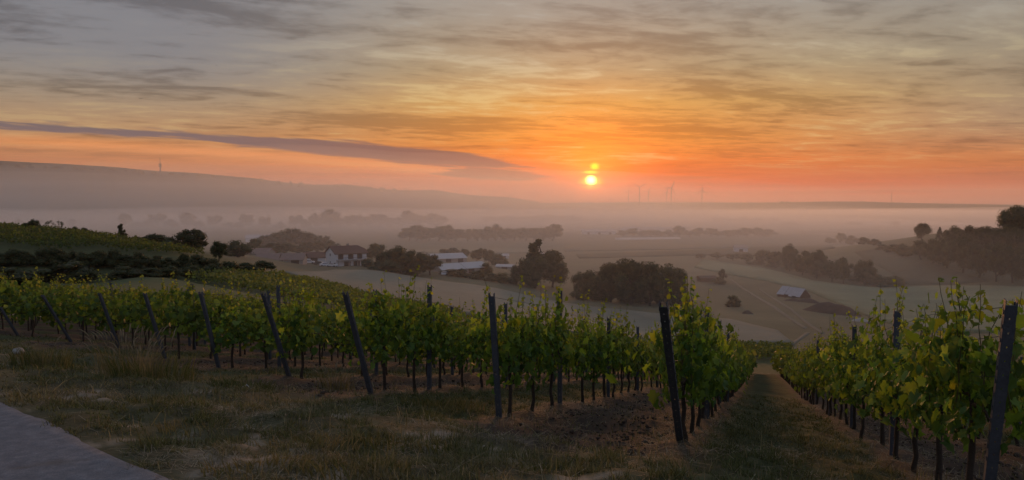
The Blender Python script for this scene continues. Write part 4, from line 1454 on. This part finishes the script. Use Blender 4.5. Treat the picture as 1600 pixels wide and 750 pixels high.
shed(400, 399, 13, 8, 2.4, 4.2, R(-4), 'dim brown-roofed farm shed among trees at far left of farm', M_ROOF2, M_WALL2, 2)
shed(717, 424, 22, 9.0, 3.1, 4.9, R(40), 'open farm shed with pale two-part metal roof nearer the field', M_PALE, M_WALL2, 4, panes=2)
shed(694, 409, 19, 10, 3.0, 5.0, R(30), 'second pale-roofed metal shed half hidden behind trees', M_PALE, M_WALL2, 3, panes=1)
shed(790, 420, 8, 5, 2.2, 3.0, R(-12), 'small pale-roofed lean shed right of the metal sheds', M_PALE, M_WALL2, 1)
shed(786, 403, 7, 5, 2.2, 3.2, R(10), 'tiny pale-roofed building behind the shed trees', M_PALE, M_WALL, 1)
shed(404, 378, 20, 10, 4, 6.5, R(15), 'pale building in the mist above the farm', M_PALE, M_WALL, 2, 'barn')
shed(1104, 440, 8, 5, 2.2, 3.0, R(8), 'small dark hut in the meadow right of the big clump', M_WOOD, M_WOOD, 1, 'hut')
shed(1157, 394, 10, 7, 4, 5.5, R(-10), 'pale little building beyond the right-hand hedge', M_WALL2, M_WALL, 1, 'barn')
shed(935, 366, 40, 14, 4, 6, R(3), 'long pale hall in the hazy plain below the sun', M_PALE, M_WALL, 3, 'hall')
shed(1020, 361, 90, 16, 4, 6, R(-2), 'very long pale hall in front of the hazy wood', M_PALE, M_WALL, 5, 'hall')
shed(845, 405, 12, 8, 3, 4.5, R(-5), 'pale shed roof in the hazy yard behind the conifer', M_PALE, M_WALL2, 2)

def derelict_barn():
    p = hit(1240, 464)
    rz = R(-58)
    L, W = 10.0, 6.4
    e = thing('derelict_barn', 'sagging barn with pale sheet metal roof in the meadow', 'barn', (p[0], p[1], p[2] - .2), rz)
    y0, y1 = -W / 2, W / 2
    w = MB()
    w.poly([(-L / 2, y0, 0), (-L / 2, y0, 1.3), (-L / 2, 0, 3.9), (-L / 2, y1, 1.3), (-L / 2, y1, 0)])
    w.build('gable_wall', M_WOOD, e)
    MB().poly([(L / 2, y0, 0), (L / 2, y1, 0), (L / 2, y1, 1.2), (L / 2, 0, 3.6), (L / 2, y0, 1.2)]).build('gable_wall', M_WOOD, e)
    MB().box((0, y0 + .1, .55), (L, .12, 1.1)).build('side_wall', M_WOOD, e)
    rs = np.random.default_rng(4)
    m = 6
    for s in (-1, 1):
        for i in range(m):
            a, b = -L / 2 - .3 + (L + .6) * i / m + .03, -L / 2 - .3 + (L + .6) * (i + 1) / m - .03
            zt, zb = 4.0 - .05 * i + rs.normal(0, .05), 1.05 - .05 * i + rs.normal(0, .10)
            cut = rs.uniform(0, .5) if i in (2, 4) else 0
            pts = [(a, s * (W / 2 + .3 - cut), zb + cut * .8), (b, s * (W / 2 + .3 - cut), zb + cut * .8), (b, s * .02, zt), (a, s * .02, zt)]
            if s > 0: pts = pts[::-1]
            MB().slab(pts, (0, 0, .07)).build('roof_sheet', M_RUST, e)
    for x in (-3, 0, 3): MB().box((x, y0 - 1.2, .4), (.18, 2.0, .16)).build('fallen_beam', M_WOOD, e)
derelict_barn()

def heap(px, py, w, dpt, h, rz, label, name='earth_heap', matl=None, cat='heap', group=None, seed=1):
    p = hit(px, py)
    rs = np.random.default_rng(seed)
    n1, n2 = 22, 16
    X, Y = np.meshgrid(np.linspace(-1, 1, n1), np.linspace(-1, 1, n2), indexing='ij')
    rr = np.sqrt(X ** 2 + Y ** 2)
    Z = np.clip(1 - rr ** 1.6, 0, 1) * (.7 + .6 * fbm(X * 2.2 + seed * 3, Y * 2.2, 4, seed)) * h
    c, s = math.cos(rz), math.sin(rz)
    x, y = X * w / 2, Y * dpt / 2
    wx, wy = p[0] + c * x - s * y, p[1] + s * x + c * y
    z = ground_z(wx, wy) - p[2] - .15 + Z
    idx = np.arange(n1 * n2).reshape(n1, n2)
    f = np.stack([idx[:-1, :-1], idx[1:, :-1], idx[1:, 1:], idx[:-1, 1:]], -1).reshape(-1, 4)
    me = np_mesh(name, np.stack([(c * x - s * y).ravel(), (s * x + c * y).ravel(), z.ravel()], -1), f, None, True)
    tag(link(name, me, matl or M_EARTH, loc=tuple(p)), label, cat, group)
heap(1300, 489, 20, 8, 3.6, R(-48), 'long dark heap of earth below the derelict barn', seed=2)
heap(1262, 472, 10, 6, 1.6, R(-30), 'low dark heap right beside the derelict barn', seed=3)
heap(1240, 470, 8, 4, 1.1, R(-30), 'low brown heap in front of the derelict barn', seed=4)
heap(1345, 502, 6, 3, 1.1, R(-20), 'small pale rubble pile right of the long earth heap', 'rubble_pile', M_WALL2, 'rubble', seed=5)
heap(1362, 506, 4, 3, .8, R(10), 'smaller rubble pile at the end of the earth heaps', 'rubble_pile', M_EARTH, 'rubble', seed=6)
heap(1168, 490, 4, 3, 1.1, 0, 'small dark heap right of the single round shrub', seed=7)

def car(px, py, rz, paint, label, s=1.0):
    p = hit(px, py)
    e = thing('parked_car', label, 'car', (p[0], p[1], p[2] + .02), rz, 'cars parked at the farm')
    prof = [(-2.1, .35), (-2.12, .75), (-1.95, .95), (-1.35, 1.0), (-.75, 1.42), (.75, 1.44), (1.45, 1.02), (2.0, .92), (2.1, .7), (2.1, .35)]
    mb = MB()
    def ring(y, inset): return [(x, y * (1 - (.12 if z > 1.1 else 0)), z) for x, z in prof]
    a, b = ring(-.88, 0), ring(.88, 0)
    n_ = len(prof)
    mb.v += a + b
    mb.f += [tuple(range(n_)), tuple(range(2 * n_ - 1, n_ - 1, -1))] + [(i, n_ + i, n_ + (i + 1) % n_, (i + 1) % n_) for i in range(n_)]
    mb.build('body', paint, e)
    for sgn in (-1, 1):
        MB().hexa([(-1.15, sgn * .885, 1.02), (1.25, sgn * .885, 1.04), (1.25, sgn * .86, 1.03), (-1.15, sgn * .86, 1.02), (-.7, sgn * .80, 1.36), (.7, sgn * .80, 1.38), (.7, sgn * .77, 1.38), (-.7, sgn * .77, 1.36)]).build('side_window', M_GLASS, e)
        for x in (-1.3, 1.3):
            w = MB().tube([(x, sgn * .72, .32), (x, sgn * .92, .32)], [.32, .32], 14).build('wheel', M_TYRE, e)
            MB().tube([(x, sgn * .915, .32), (x, sgn * .935, .32)], [.19, .19], 12).build('rim', M_STEEL, w)
        MB().box((-2.12, sgn * .62, .72), (.06, .3, .14)).build('headlight', M_PALE, e)
    MB().hexa([(-1.36, -.7, 1.015), (-1.33, -.7, 1.04), (-1.33, .7, 1.04), (-1.36, .7, 1.015), (-.79, -.66, 1.41), (-.77, -.66, 1.44), (-.77, .66, 1.44), (-.79, .66, 1.41)]).build('windscreen', M_GLASS, e)
car(508, 416, R(200), M_CAR, 'white car parked in front of the white gable')
car(519, 417, R(165), M_CAR, 'white car parked nearest to the house corner')
car(483, 412, R(190), M_CAR, 'pale car parked left by the farm sheds')
car(695, 430, R(80), M_CAR, 'white car at the pale-roofed farm shed')
car(499, 414, R(175), M_CAR2, 'dark car parked between the pale ones by the house')

# ------------------------------------------------------------------ skyline: radio tower, mast, wind turbines
def radio_tower():
    d = 2075.0
    q = cam_ray(250.5, 268) * d
    z0 = gz(q[0], q[1])
    top = cam_ray(250.5, 244.5)[2] * d
    H = top - z0
    e = thing('radio_tower', 'slim radio tower with round platforms on the far left ridge', 'tower', (q[0], q[1], z0))
    M = mat('tower_concrete', (.12, .12, .13), .8, .1, .1)
    MB().tube([(0, 0, -2), (0, 0, H * .35), (0, 0, H * .62)], [2.3, 1.7, 1.3], 14).build('shaft', M, e)
    for zz, r in ((.50, 4.6), (.60, 4.0)):
        MB().tube([(0, 0, H * zz - 1.8), (0, 0, H * zz - .6), (0, 0, H * zz + 1.4), (0, 0, H * zz + 1.6)], [r * .5, r, r, r * .6], 18).build('platform', M, e)
    MB().tube([(0, 0, H * .62), (0, 0, H * .82), (0, 0, H)], [.9, .55, .25], 8).build('antenna', M, e)
radio_tower()
def mast(px, y0, y1, d, label):
    q = cam_ray(px, y0) * d
    z0 = gz(q[0], q[1])
    H = cam_ray(px, y1)[2] * d - z0
    e = thing('lattice_mast', label, 'mast', (q[0], q[1], z0))
    M = mat('mast_steel', (.06, .06, .065), .7, .1, .1)
    for a in (0, 2.094, 4.189):
        MB().tube([(2.2 * math.cos(a), 2.2 * math.sin(a), -2), (.7 * math.cos(a), .7 * math.sin(a), H)], [.45, .3], 5).build('leg', M, e)
    for i in range(12):
        z = H * (i + .5) / 12
        r = 2.2 - 1.5 * z / H
        mb = MB()
        pts = [(r * math.cos(a), r * math.sin(a), z) for a in (0, 2.094, 4.189, 6.283)]
        mb.tube(pts, [.2] * 4, 4); mb.build('brace', M, e)
mast(1393, 318, 300, 4300, 'thin mast on the far right skyline')
def turbine_proto():
    e = thing('wind_turbine', 'x', 'wind turbine', group='wind turbines on the horizon')
    MB().tube([(0, 0, -6), (0, 0, 40), (0, 0, 79)], [2.0, 1.6, 1.2], 14).build('tower', M_TURB, e)
    MB().hexa([(-1.6, -2.6, 79), (1.6, -2.6, 79), (1.6, 6.5, 79.2), (-1.6, 6.5, 79.2), (-1.5, -2.6, 82.4), (1.5, -2.6, 82.4), (1.4, 6.5, 82), (-1.4, 6.5, 82)]).build('nacelle', M_TURB, e)
    MB().tube([(0, -2.7, 80.6), (0, -4.6, 80.6), (0, -5.6, 80.6)], [1.7, 1.5, .4], 12).build('hub', M_TURB, e)
    for i in range(3):
        mb = MB()
        rows = []
        for r, w, th in ((1.2, 1.6, 1.2), (7, 2.8, .8), (20, 1.8, .45), (34, .7, .2)):
            rows.append([(-w * .35, -4 - th / 2, r), (w * .65, -4 - th / 4, r), (w * .65, -4 + th / 4, r), (-w * .35, -4 + th / 2, r)])
        for a, b in zip(rows, rows[1:]): mb.hexa(a + b)
        o = mb.build('blade', M_TURB, e)
        o.location = (0, 0, 80.6)
        o.rotation_euler = (0, 2 * math.pi * i / 3, 0)
    return e
def turbines():
    proto = turbine_proto()
    # (px, hub y, distance, blade turn, label)
    specs = [(894, 301, 5200, .2, 'faint wind turbine just left below the sun'), (954, 306, 5200, .9, 'small faint wind turbine right of the sun'),
             (982, 297.5, 4600, .1, 'second wind turbine right of the sun'), (999.5, 292.5, 4300, 1.0, 'tall wind turbine left of the horizon group'), (1013, 299, 4600, .5, 'short wind turbine next to the tall left one'),
             (1042, 299.5, 4700, 0.0, 'wind turbine close behind the largest one'), (1049, 293.5, 4200, .45, 'largest wind turbine on the horizon'), (1097, 297.5, 4500, .02, 'rightmost wind turbine on the horizon')]
    for i, (px, hy, d, tw, lab) in enumerate(specs):
        q = cam_ray(px, hy) * d
        z0 = gz(q[0], q[1])
        s = (q[2] - z0) / 80.6
        if i == 0:
            o = proto; o.location = (q[0], q[1], z0); o['label'] = lab
        else:
            o = copy_thing(proto, (q[0], q[1], z0), R(8 * (i % 3) - 8), lab)
        o.scale = (s, s, s)
        for j, ch in enumerate([c for c in o.children if c.name.startswith('blade')]):
            ch.rotation_euler = (0, 2 * math.pi * j / 3 + tw, 0)
turbines()

# ------------------------------------------------------------------ birds
def bird(px, py, d, span, label, tilt):
    q = cam_ray(px, py) * d
    e = thing('bird', label, 'bird', tuple(q), .5)
    M = mat('dark_feather', (.03, .028, .03), .8, .1, 5)
    mb = MB()
    # one continuous body with both wings: spine lofted, wings swept back
    pts = [(0, -.5, 0, .01), (0, -.42, .02, .05), (0, -.15, 0, .085), (0, .15, 0, .075), (0, .4, 0, .03), (0, .6, 0, .06)]
    mb.tube([(a, b, c) for a, b, c, r in pts], [r for *_, r in pts], 8)
    for s in (-1, 1):
        w = [(s * .05, -.18, .03), (s * .45, -.26, .22 + tilt), (s * 1.0, .08, .10 + tilt), (s * .5, .05, .2 + tilt), (s * .05, .14, .03)]
        mb.slab(w if s > 0 else w[::-1], (0, 0, .02))
    o = mb.build('body', M, e)
    e.scale = (span / 2,) * 3
bird(220, 154.5, 60, .42, 'small dark bird gliding in the sky at left', .05)
bird(338, 102, 120, .38, 'tiny bird speck high in the left sky', .15)
bird(935, 238, 120, .34, 'tiny bird speck above the sun', .1)
# ------------------------------------------------------------------ grass, straw, weeds and stones in the foreground
def view_points(n_, r0, r1, seed, power=1.0):
    rs = np.random.default_rng(seed)
    r = r0 * (r1 / r0) ** (rs.random(n_) ** power)
    a = rs.uniform(-.66, .66, n_)
    return r * np.sin(a), r * np.cos(a), rs
def blades(x, y, rs, h, w, col, lean=.5, lie=False):
    n_ = len(x)
    z = surf_z(x, y)
    a = rs.uniform(0, 2 * math.pi, n_)
    b = rs.uniform(0, 2 * math.pi, n_)
    sx, sy = np.cos(a) * w / 2, np.sin(a) * w / 2
    ln = np.abs(rs.normal(0, lean, n_)) * h
    base = np.stack([x, y, z - .004], -1)
    side = np.stack([sx, sy, np.zeros(n_)], -1)
    up = np.stack([np.cos(b) * ln, np.sin(b) * ln, h], -1)
    if lie:
        up[:, 2] = np.abs(rs.normal(.012, .012, n_)); base[:, 2] += .008
        up[:, :2] = np.stack([np.cos(b) * h, np.sin(b) * h], -1)
        side = np.stack([-np.sin(b) * w / 2, np.cos(b) * w / 2, np.zeros(n_)], -1)
        v = np.stack([base - side, base + side, base + up + side * .7, base + up - side * .7], 1)
        f = np.arange(n_ * 4).reshape(-1, 4)
        return v.reshape(-1, 3), f, np.repeat(col, 4, 0)
    mid = base + up * .55 + np.stack([-np.cos(b) * ln * .18, -np.sin(b) * ln * .18, np.zeros(n_)], -1)
    v = np.stack([base - side, base + side, mid + side * .7, mid - side * .7, base + up], 1)
    k = np.arange(n_)[:, None] * 5
    q = np.concatenate([k, k + 1, k + 2, k + 3], 1)
    t = np.concatenate([k + 3, k + 2, k + 4], 1)
    return v.reshape(-1, 3), (q, t), np.repeat(col, 5, 0)
def zone(x, y):
    nn = x * ND[0] + y * ND[1]
    dq, q = row_dist(x, y)
    k = np.floor((q - 1.6) / ROW_STEP).astype(int)
    tilled = (k % 2) == 0
    return nn, dq, tilled
def grass_cover():
    x, y, rs = view_points(420000, 3.4, 30, 11, 1.0)
    nn, dq, tilled = zone(x, y)
    dens = fbm(x * .55, y * .55, 4, 40)
    d2 = fbm(x * 2.2, y * 2.2, 3, 41)
    clump = fbm(x * 5.5, y * 5.5, 3, 43)
    verge = (nn > path_edge(x, y) - .04 + (d2 - .5) * .7) & (nn < 6.2 + (dens - .5) * 1.5)
    aisle = (nn >= 6.0) & ~tilled & (np.abs(dq) > .24 + (d2 - .5) * .4)
    weeds = (nn >= 6.0) & (rs.random(len(x)) < .05)
    keep = ((verge | (aisle & (d2 > .38))) & (clump > .36 + .22 * rs.random(len(x))) & (d2 > .34)) | weeds
    x, y, nn, dens, d2, clump, ais = x[keep], y[keep], nn[keep], dens[keep], d2[keep], clump[keep], aisle[keep]
    n_ = len(x)
    h = rs.gamma(4, .011, n_) * (.35 + 2.6 * np.clip(clump - .35, 0, .5)) * (.5 + 1.0 * d2)
    w = rs.uniform(.005, .010, n_) * np.clip(np.hypot(x, y) / 8, .8, 2.2)
    t = np.clip(dens * 1.9 - .86 + rs.normal(0, .22, n_), 0, 1)[:, None]
    t = np.where(ais[:, None], t * .45, t)
    col = np.array((.088, .104, .042)) * (1 - t) + np.array((.25, .21, .135)) * t
    col = col * rs.uniform(.4, 1.5, n_)[:, None]
    v, (q, tr), c = blades(x, y, rs, h, w, col, 1.2)
    tag(link('grass', np_mesh('grass', v, [q, tr], c), M_GRASS), 'short dry grass on the headland and in the aisles', kind='stuff')
    # taller stray stalks and weeds standing over the mown grass
    x, y, rs = view_points(9000, 3.6, 24, 17, .9)
    nn, dq, tilled = zone(x, y)
    d2 = fbm(x * .8, y * .8, 3, 91)
    keep = (nn > path_edge(x, y) + .15) & (d2 > .46)
    x, y = x[keep], y[keep]
    n_ = len(x)
    t = rs.random(n_)[:, None]
    col = (np.array((.075, .095, .035)) * (1 - t) + np.array((.30, .25, .16)) * t) * rs.uniform(.5, 1.3, n_)[:, None]
    v, (q, tr), c = blades(x, y, rs, rs.gamma(5, .022, n_), rs.uniform(.005, .009, n_), col, .55)
    tag(link('stray_stalks', np_mesh('stray_stalks', v, [q, tr], c), M_GRASS), 'stray taller stalks standing over the mown grass', kind='stuff')
    # cut straw lying about
    x, y, rs = view_points(46000, 3.8, 24, 12, .85)
    nn, dq, tilled = zone(x, y)
    d2 = fbm(x * 1.1, y * 1.1, 3, 71)
    keep = (nn > path_edge(x, y) + .05) & ((d2 > .60) | ((nn > 7) & (np.abs(dq) < .5)) | (rs.random(len(x)) < .12))
    x, y = x[keep], y[keep]
    n_ = len(x)
    col = np.array((.32, .27, .19)) * rs.uniform(.45, 1.15, n_)[:, None]
    v, f, c = blades(x, y, rs, rs.uniform(.05, .19, n_), rs.uniform(.003, .007, n_), col, lie=True)
    tag(link('cut_straw', np_mesh('cut_straw', v, f, c), M_GRASS), 'pale cut straw strewn over the headland', kind='stuff')
    # clods in the tilled alleys
    x, y, rs = view_points(16000, 6.5, 26, 13, .8)
    nn, dq, tilled = zone(x, y)
    keep = (nn > 6.2) & tilled & (np.abs(dq) > .3)
    x, y = x[keep], y[keep]
    n_ = len(x)
    v0, f0 = ICO
    s = rs.gamma(1.6, .007, n_) + .004
    P = v0[None] * s[:, None, None] * rs.uniform(.6, 1.3, (n_, 12, 3)) * np.array((1, 1, .7)) + np.stack([x, y, surf_z(x, y) + s * .25], -1)[:, None]
    f = (f0[None] + (np.arange(n_) * 12)[:, None, None]).reshape(-1, 3)
    tag(link('soil_clods', np_mesh('soil_clods', P.reshape(-1, 3), f), mat('clod', (.060, .044, .033), .95, .35, 20, .6, 80)), 'brown clods of tilled soil between the rows', kind='stuff')
grass_cover()

def tuft(px, py, h, rad, n_bl, n_seed, dry, label, name='grass_tuft', seed=1):
    p = hit(px, py)
    z = sz(p[0], p[1])
    rs = np.random.default_rng(seed + 500)
    e = thing(name, label, 'grass tuft', (p[0], p[1], z), 0)
    a = rs.uniform(0, 6.28, n_bl); rr = rad * rs.random(n_bl) ** .6
    bx, by = rr * np.cos(a), rr * np.sin(a)
    hh = h * rs.uniform(.4, 1.0, n_bl)
    w = rs.uniform(.006, .011, n_bl)
    out = np.stack([np.cos(a), np.sin(a)], -1) * (hh * rs.uniform(.1, .55, n_bl))[:, None] + rs.normal(0, .03, (n_bl, 2))
    V, C = [], []
    t = np.clip(dry + rs.normal(0, .2, n_bl), 0, 1)[:, None]
    col = (np.array((.055, .082, .024)) * (1 - t) + np.array((.25, .20, .11)) * t) * rs.uniform(.7, 1.2, n_bl)[:, None]
    side = np.stack([-np.sin(a + 1), np.cos(a + 1), np.zeros(n_bl)], -1) * w[:, None] / 2
    dz = np.array([gz(p[0] + x_, p[1] + y_) for x_, y_ in zip(bx, by)]) - gz(p[0], p[1])
    base = np.stack([bx, by, dz - .03], -1)
    for fz, fo, fw in ((0, 0, 1), (.5, .25, .9), (.85, .65, .55)):
        c = base + np.column_stack([out * fo, hh * fz])
        V += [c - side * fw, c + side * fw]
    V.append(base + np.column_stack([out, hh * .98]))
    v = np.stack(V, 1)
    k = np.arange(n_bl)[:, None] * 7
    q = np.vstack([np.concatenate([k, k + 1, k + 3, k + 2], 1), np.concatenate([k + 2, k + 3, k + 5, k + 4], 1)])
    tr = np.concatenate([k + 4, k + 5, k + 6], 1)
    link('blades', np_mesh('blades', v.reshape(-1, 3), [q, tr], np.repeat(col, 7, 0)), M_GRASS, e)['kind'] = 'stuff'
    if n_seed:
        mb, mh = MB(), MB()
        for i in range(n_seed):
            b = rs.uniform(0, 6.28); r0 = rad * rs.random()
            lean = rs.uniform(.05, .35) * h
            x0, y0 = r0 * math.cos(b), r0 * math.sin(b)
            H = h * rs.uniform(.85, 1.25)
            p1 = (x0 + lean * .4 * math.cos(b), y0 + lean * .4 * math.sin(b), H * .6)
            p2 = (x0 + lean * math.cos(b), y0 + lean * math.sin(b), H * .86)
            p3 = (x0 + lean * 1.3 * math.cos(b), y0 + lean * 1.3 * math.sin(b), H * .98)
            p4 = (x0 + lean * 1.75 * math.cos(b), y0 + lean * 1.75 * math.sin(b), H * 1.05)
            mb.tube([(x0, y0, -.03), p1, p2], [.003, .0025, .002], 3, False)
            mh.tube([p2, ((p2[0] + p3[0]) / 2, (p2[1] + p3[1]) / 2, (p2[2] + p3[2]) / 2), p3, p4], [.003, .011, .009, .002], 5)
        Ms = mat('dry_stalk', (.22, .18, .10), .8, .2, 10)
        tag(mb.build('stalks', Ms, e), kind='stuff')
        tag(mh.build('seed_heads', mat('seed_head', (.26, .21, .13), .8, .2, 10, trans=.25, tcol=(1.1, 1.0, .8)), e), kind='stuff')
    return e
tuft(195, 586, .62, .42, 150, 42, .75, 'pale dry grass tuft with feathery seed heads at left', seed=1)
tuft(222, 594, .50, .34, 120, 22, .7, 'dry grass tuft with seed heads left of the tall green tuft', seed=2)
tuft(240, 598, .52, .55, 420, 5, .18, 'tall green grass tuft in front of the fourth end post', seed=3)
tuft(65, 570, .42, .45, 330, 4, .25, 'green grass tuft under the second end post', seed=4)
tuft(524, 610, .34, .30, 130, 26, .5, 'small oat-like grass tuft left of the tall leaning post', seed=5)
tuft(380, 612, .22, .45, 300, 0, .05, 'low dark green weed patch by the sixth end post', seed=6)
tuft(690, 640, .16, .60, 420, 3, .35, 'low grass tuft right of the tall leaning post', seed=7)
tuft(640, 690, .13, .50, 300, 0, .3, 'flat grass tuft in the middle of the headland', seed=8)
tuft(860, 728, .16, .55, 380, 0, .22, 'low green grass tuft below the soil alley', seed=9)
tuft(470, 690, .12, .50, 260, 2, .6, 'dry flattened grass tuft beside the path', seed=10)
tuft(330, 668, .12, .45, 240, 2, .55, 'dry low grass tuft near the path edge', seed=11)
tuft(985, 575, .22, .40, 240, 2, .2, 'green weed tuft in the soil alley', seed=12)
tuft(560, 735, .15, .40, 260, 2, .4, 'rough grass tuft at the bottom middle edge', seed=14)
tuft(400, 730, .13, .38, 240, 2, .5, 'rough dry tuft at the bottom beside the path end', seed=15)
tuft(260, 628, .12, .42, 240, 1, .3, 'rough olive tuft halfway between path and fourth post', seed=16)
tuft(720, 700, .14, .40, 260, 1, .35, 'rough tuft left of the middle end post foot', seed=17)
tuft(140, 630, .10, .5, 220, 0, .45, 'short olive grass tuft at left beside the path', seed=13)

def stone(px, py, s, label, seed):
    p = hit(px, py)
    rs = np.random.default_rng(seed)
    v, f = ICO
    # one subdivision for a rounder, chipped shape
    ed, nv, nf = {}, [tuple(a) for a in v], []
    def mid(a, b):
        k = (min(a, b), max(a, b))
        if k not in ed:
            m = (np.array(nv[a]) + np.array(nv[b])) / 2
            nv.append(tuple(m / np.linalg.norm(m))); ed[k] = len(nv) - 1
        return ed[k]
    for a, b, c in f:
        x, y, z = mid(a, b), mid(b, c), mid(c, a)
        nf += [(a, x, z), (b, y, x), (c, z, y), (x, y, z)]
    V = np.array(nv) * rs.uniform(.8, 1.15, (len(nv), 1)) * np.array((1, .75, .5)) * s
    me = np_mesh('stone', V, np.array(nf))
    o = link('stone', me, M_STONE, loc=(p[0], p[1], sz(p[0], p[1]) + s * .25), rot=(rs.normal(0, .2), rs.normal(0, .2), rs.uniform(0, 6)))
    tag(o, label, 'stone', 'stones on the headland')
stone(29, 552, .15, 'pale stone in the grass at the far left', 1)
stone(592, 520, .05, 'small pale stone between the vine trunks', 3)

# short hose end sticking out of the ground by the post
def pipe():
    p = hit(386, 616)
    z = sz(p[0], p[1])
    pts = [(p[0] - .1, p[1], z - .03), (p[0] - .06, p[1], z + .05), (p[0], p[1], z + .075), (p[0] + .05, p[1], z + .03), (p[0] + .04, p[1] - .02, z - .02)]
    o = MB().tube(pts, [.009] * 5, 6).build('hose', mat('pale_hose', (.45, .46, .45), .5, .05, 5), None, True)
    tag(o, 'loop of pale hose in the weeds by the sixth post', 'hose')
pipe()
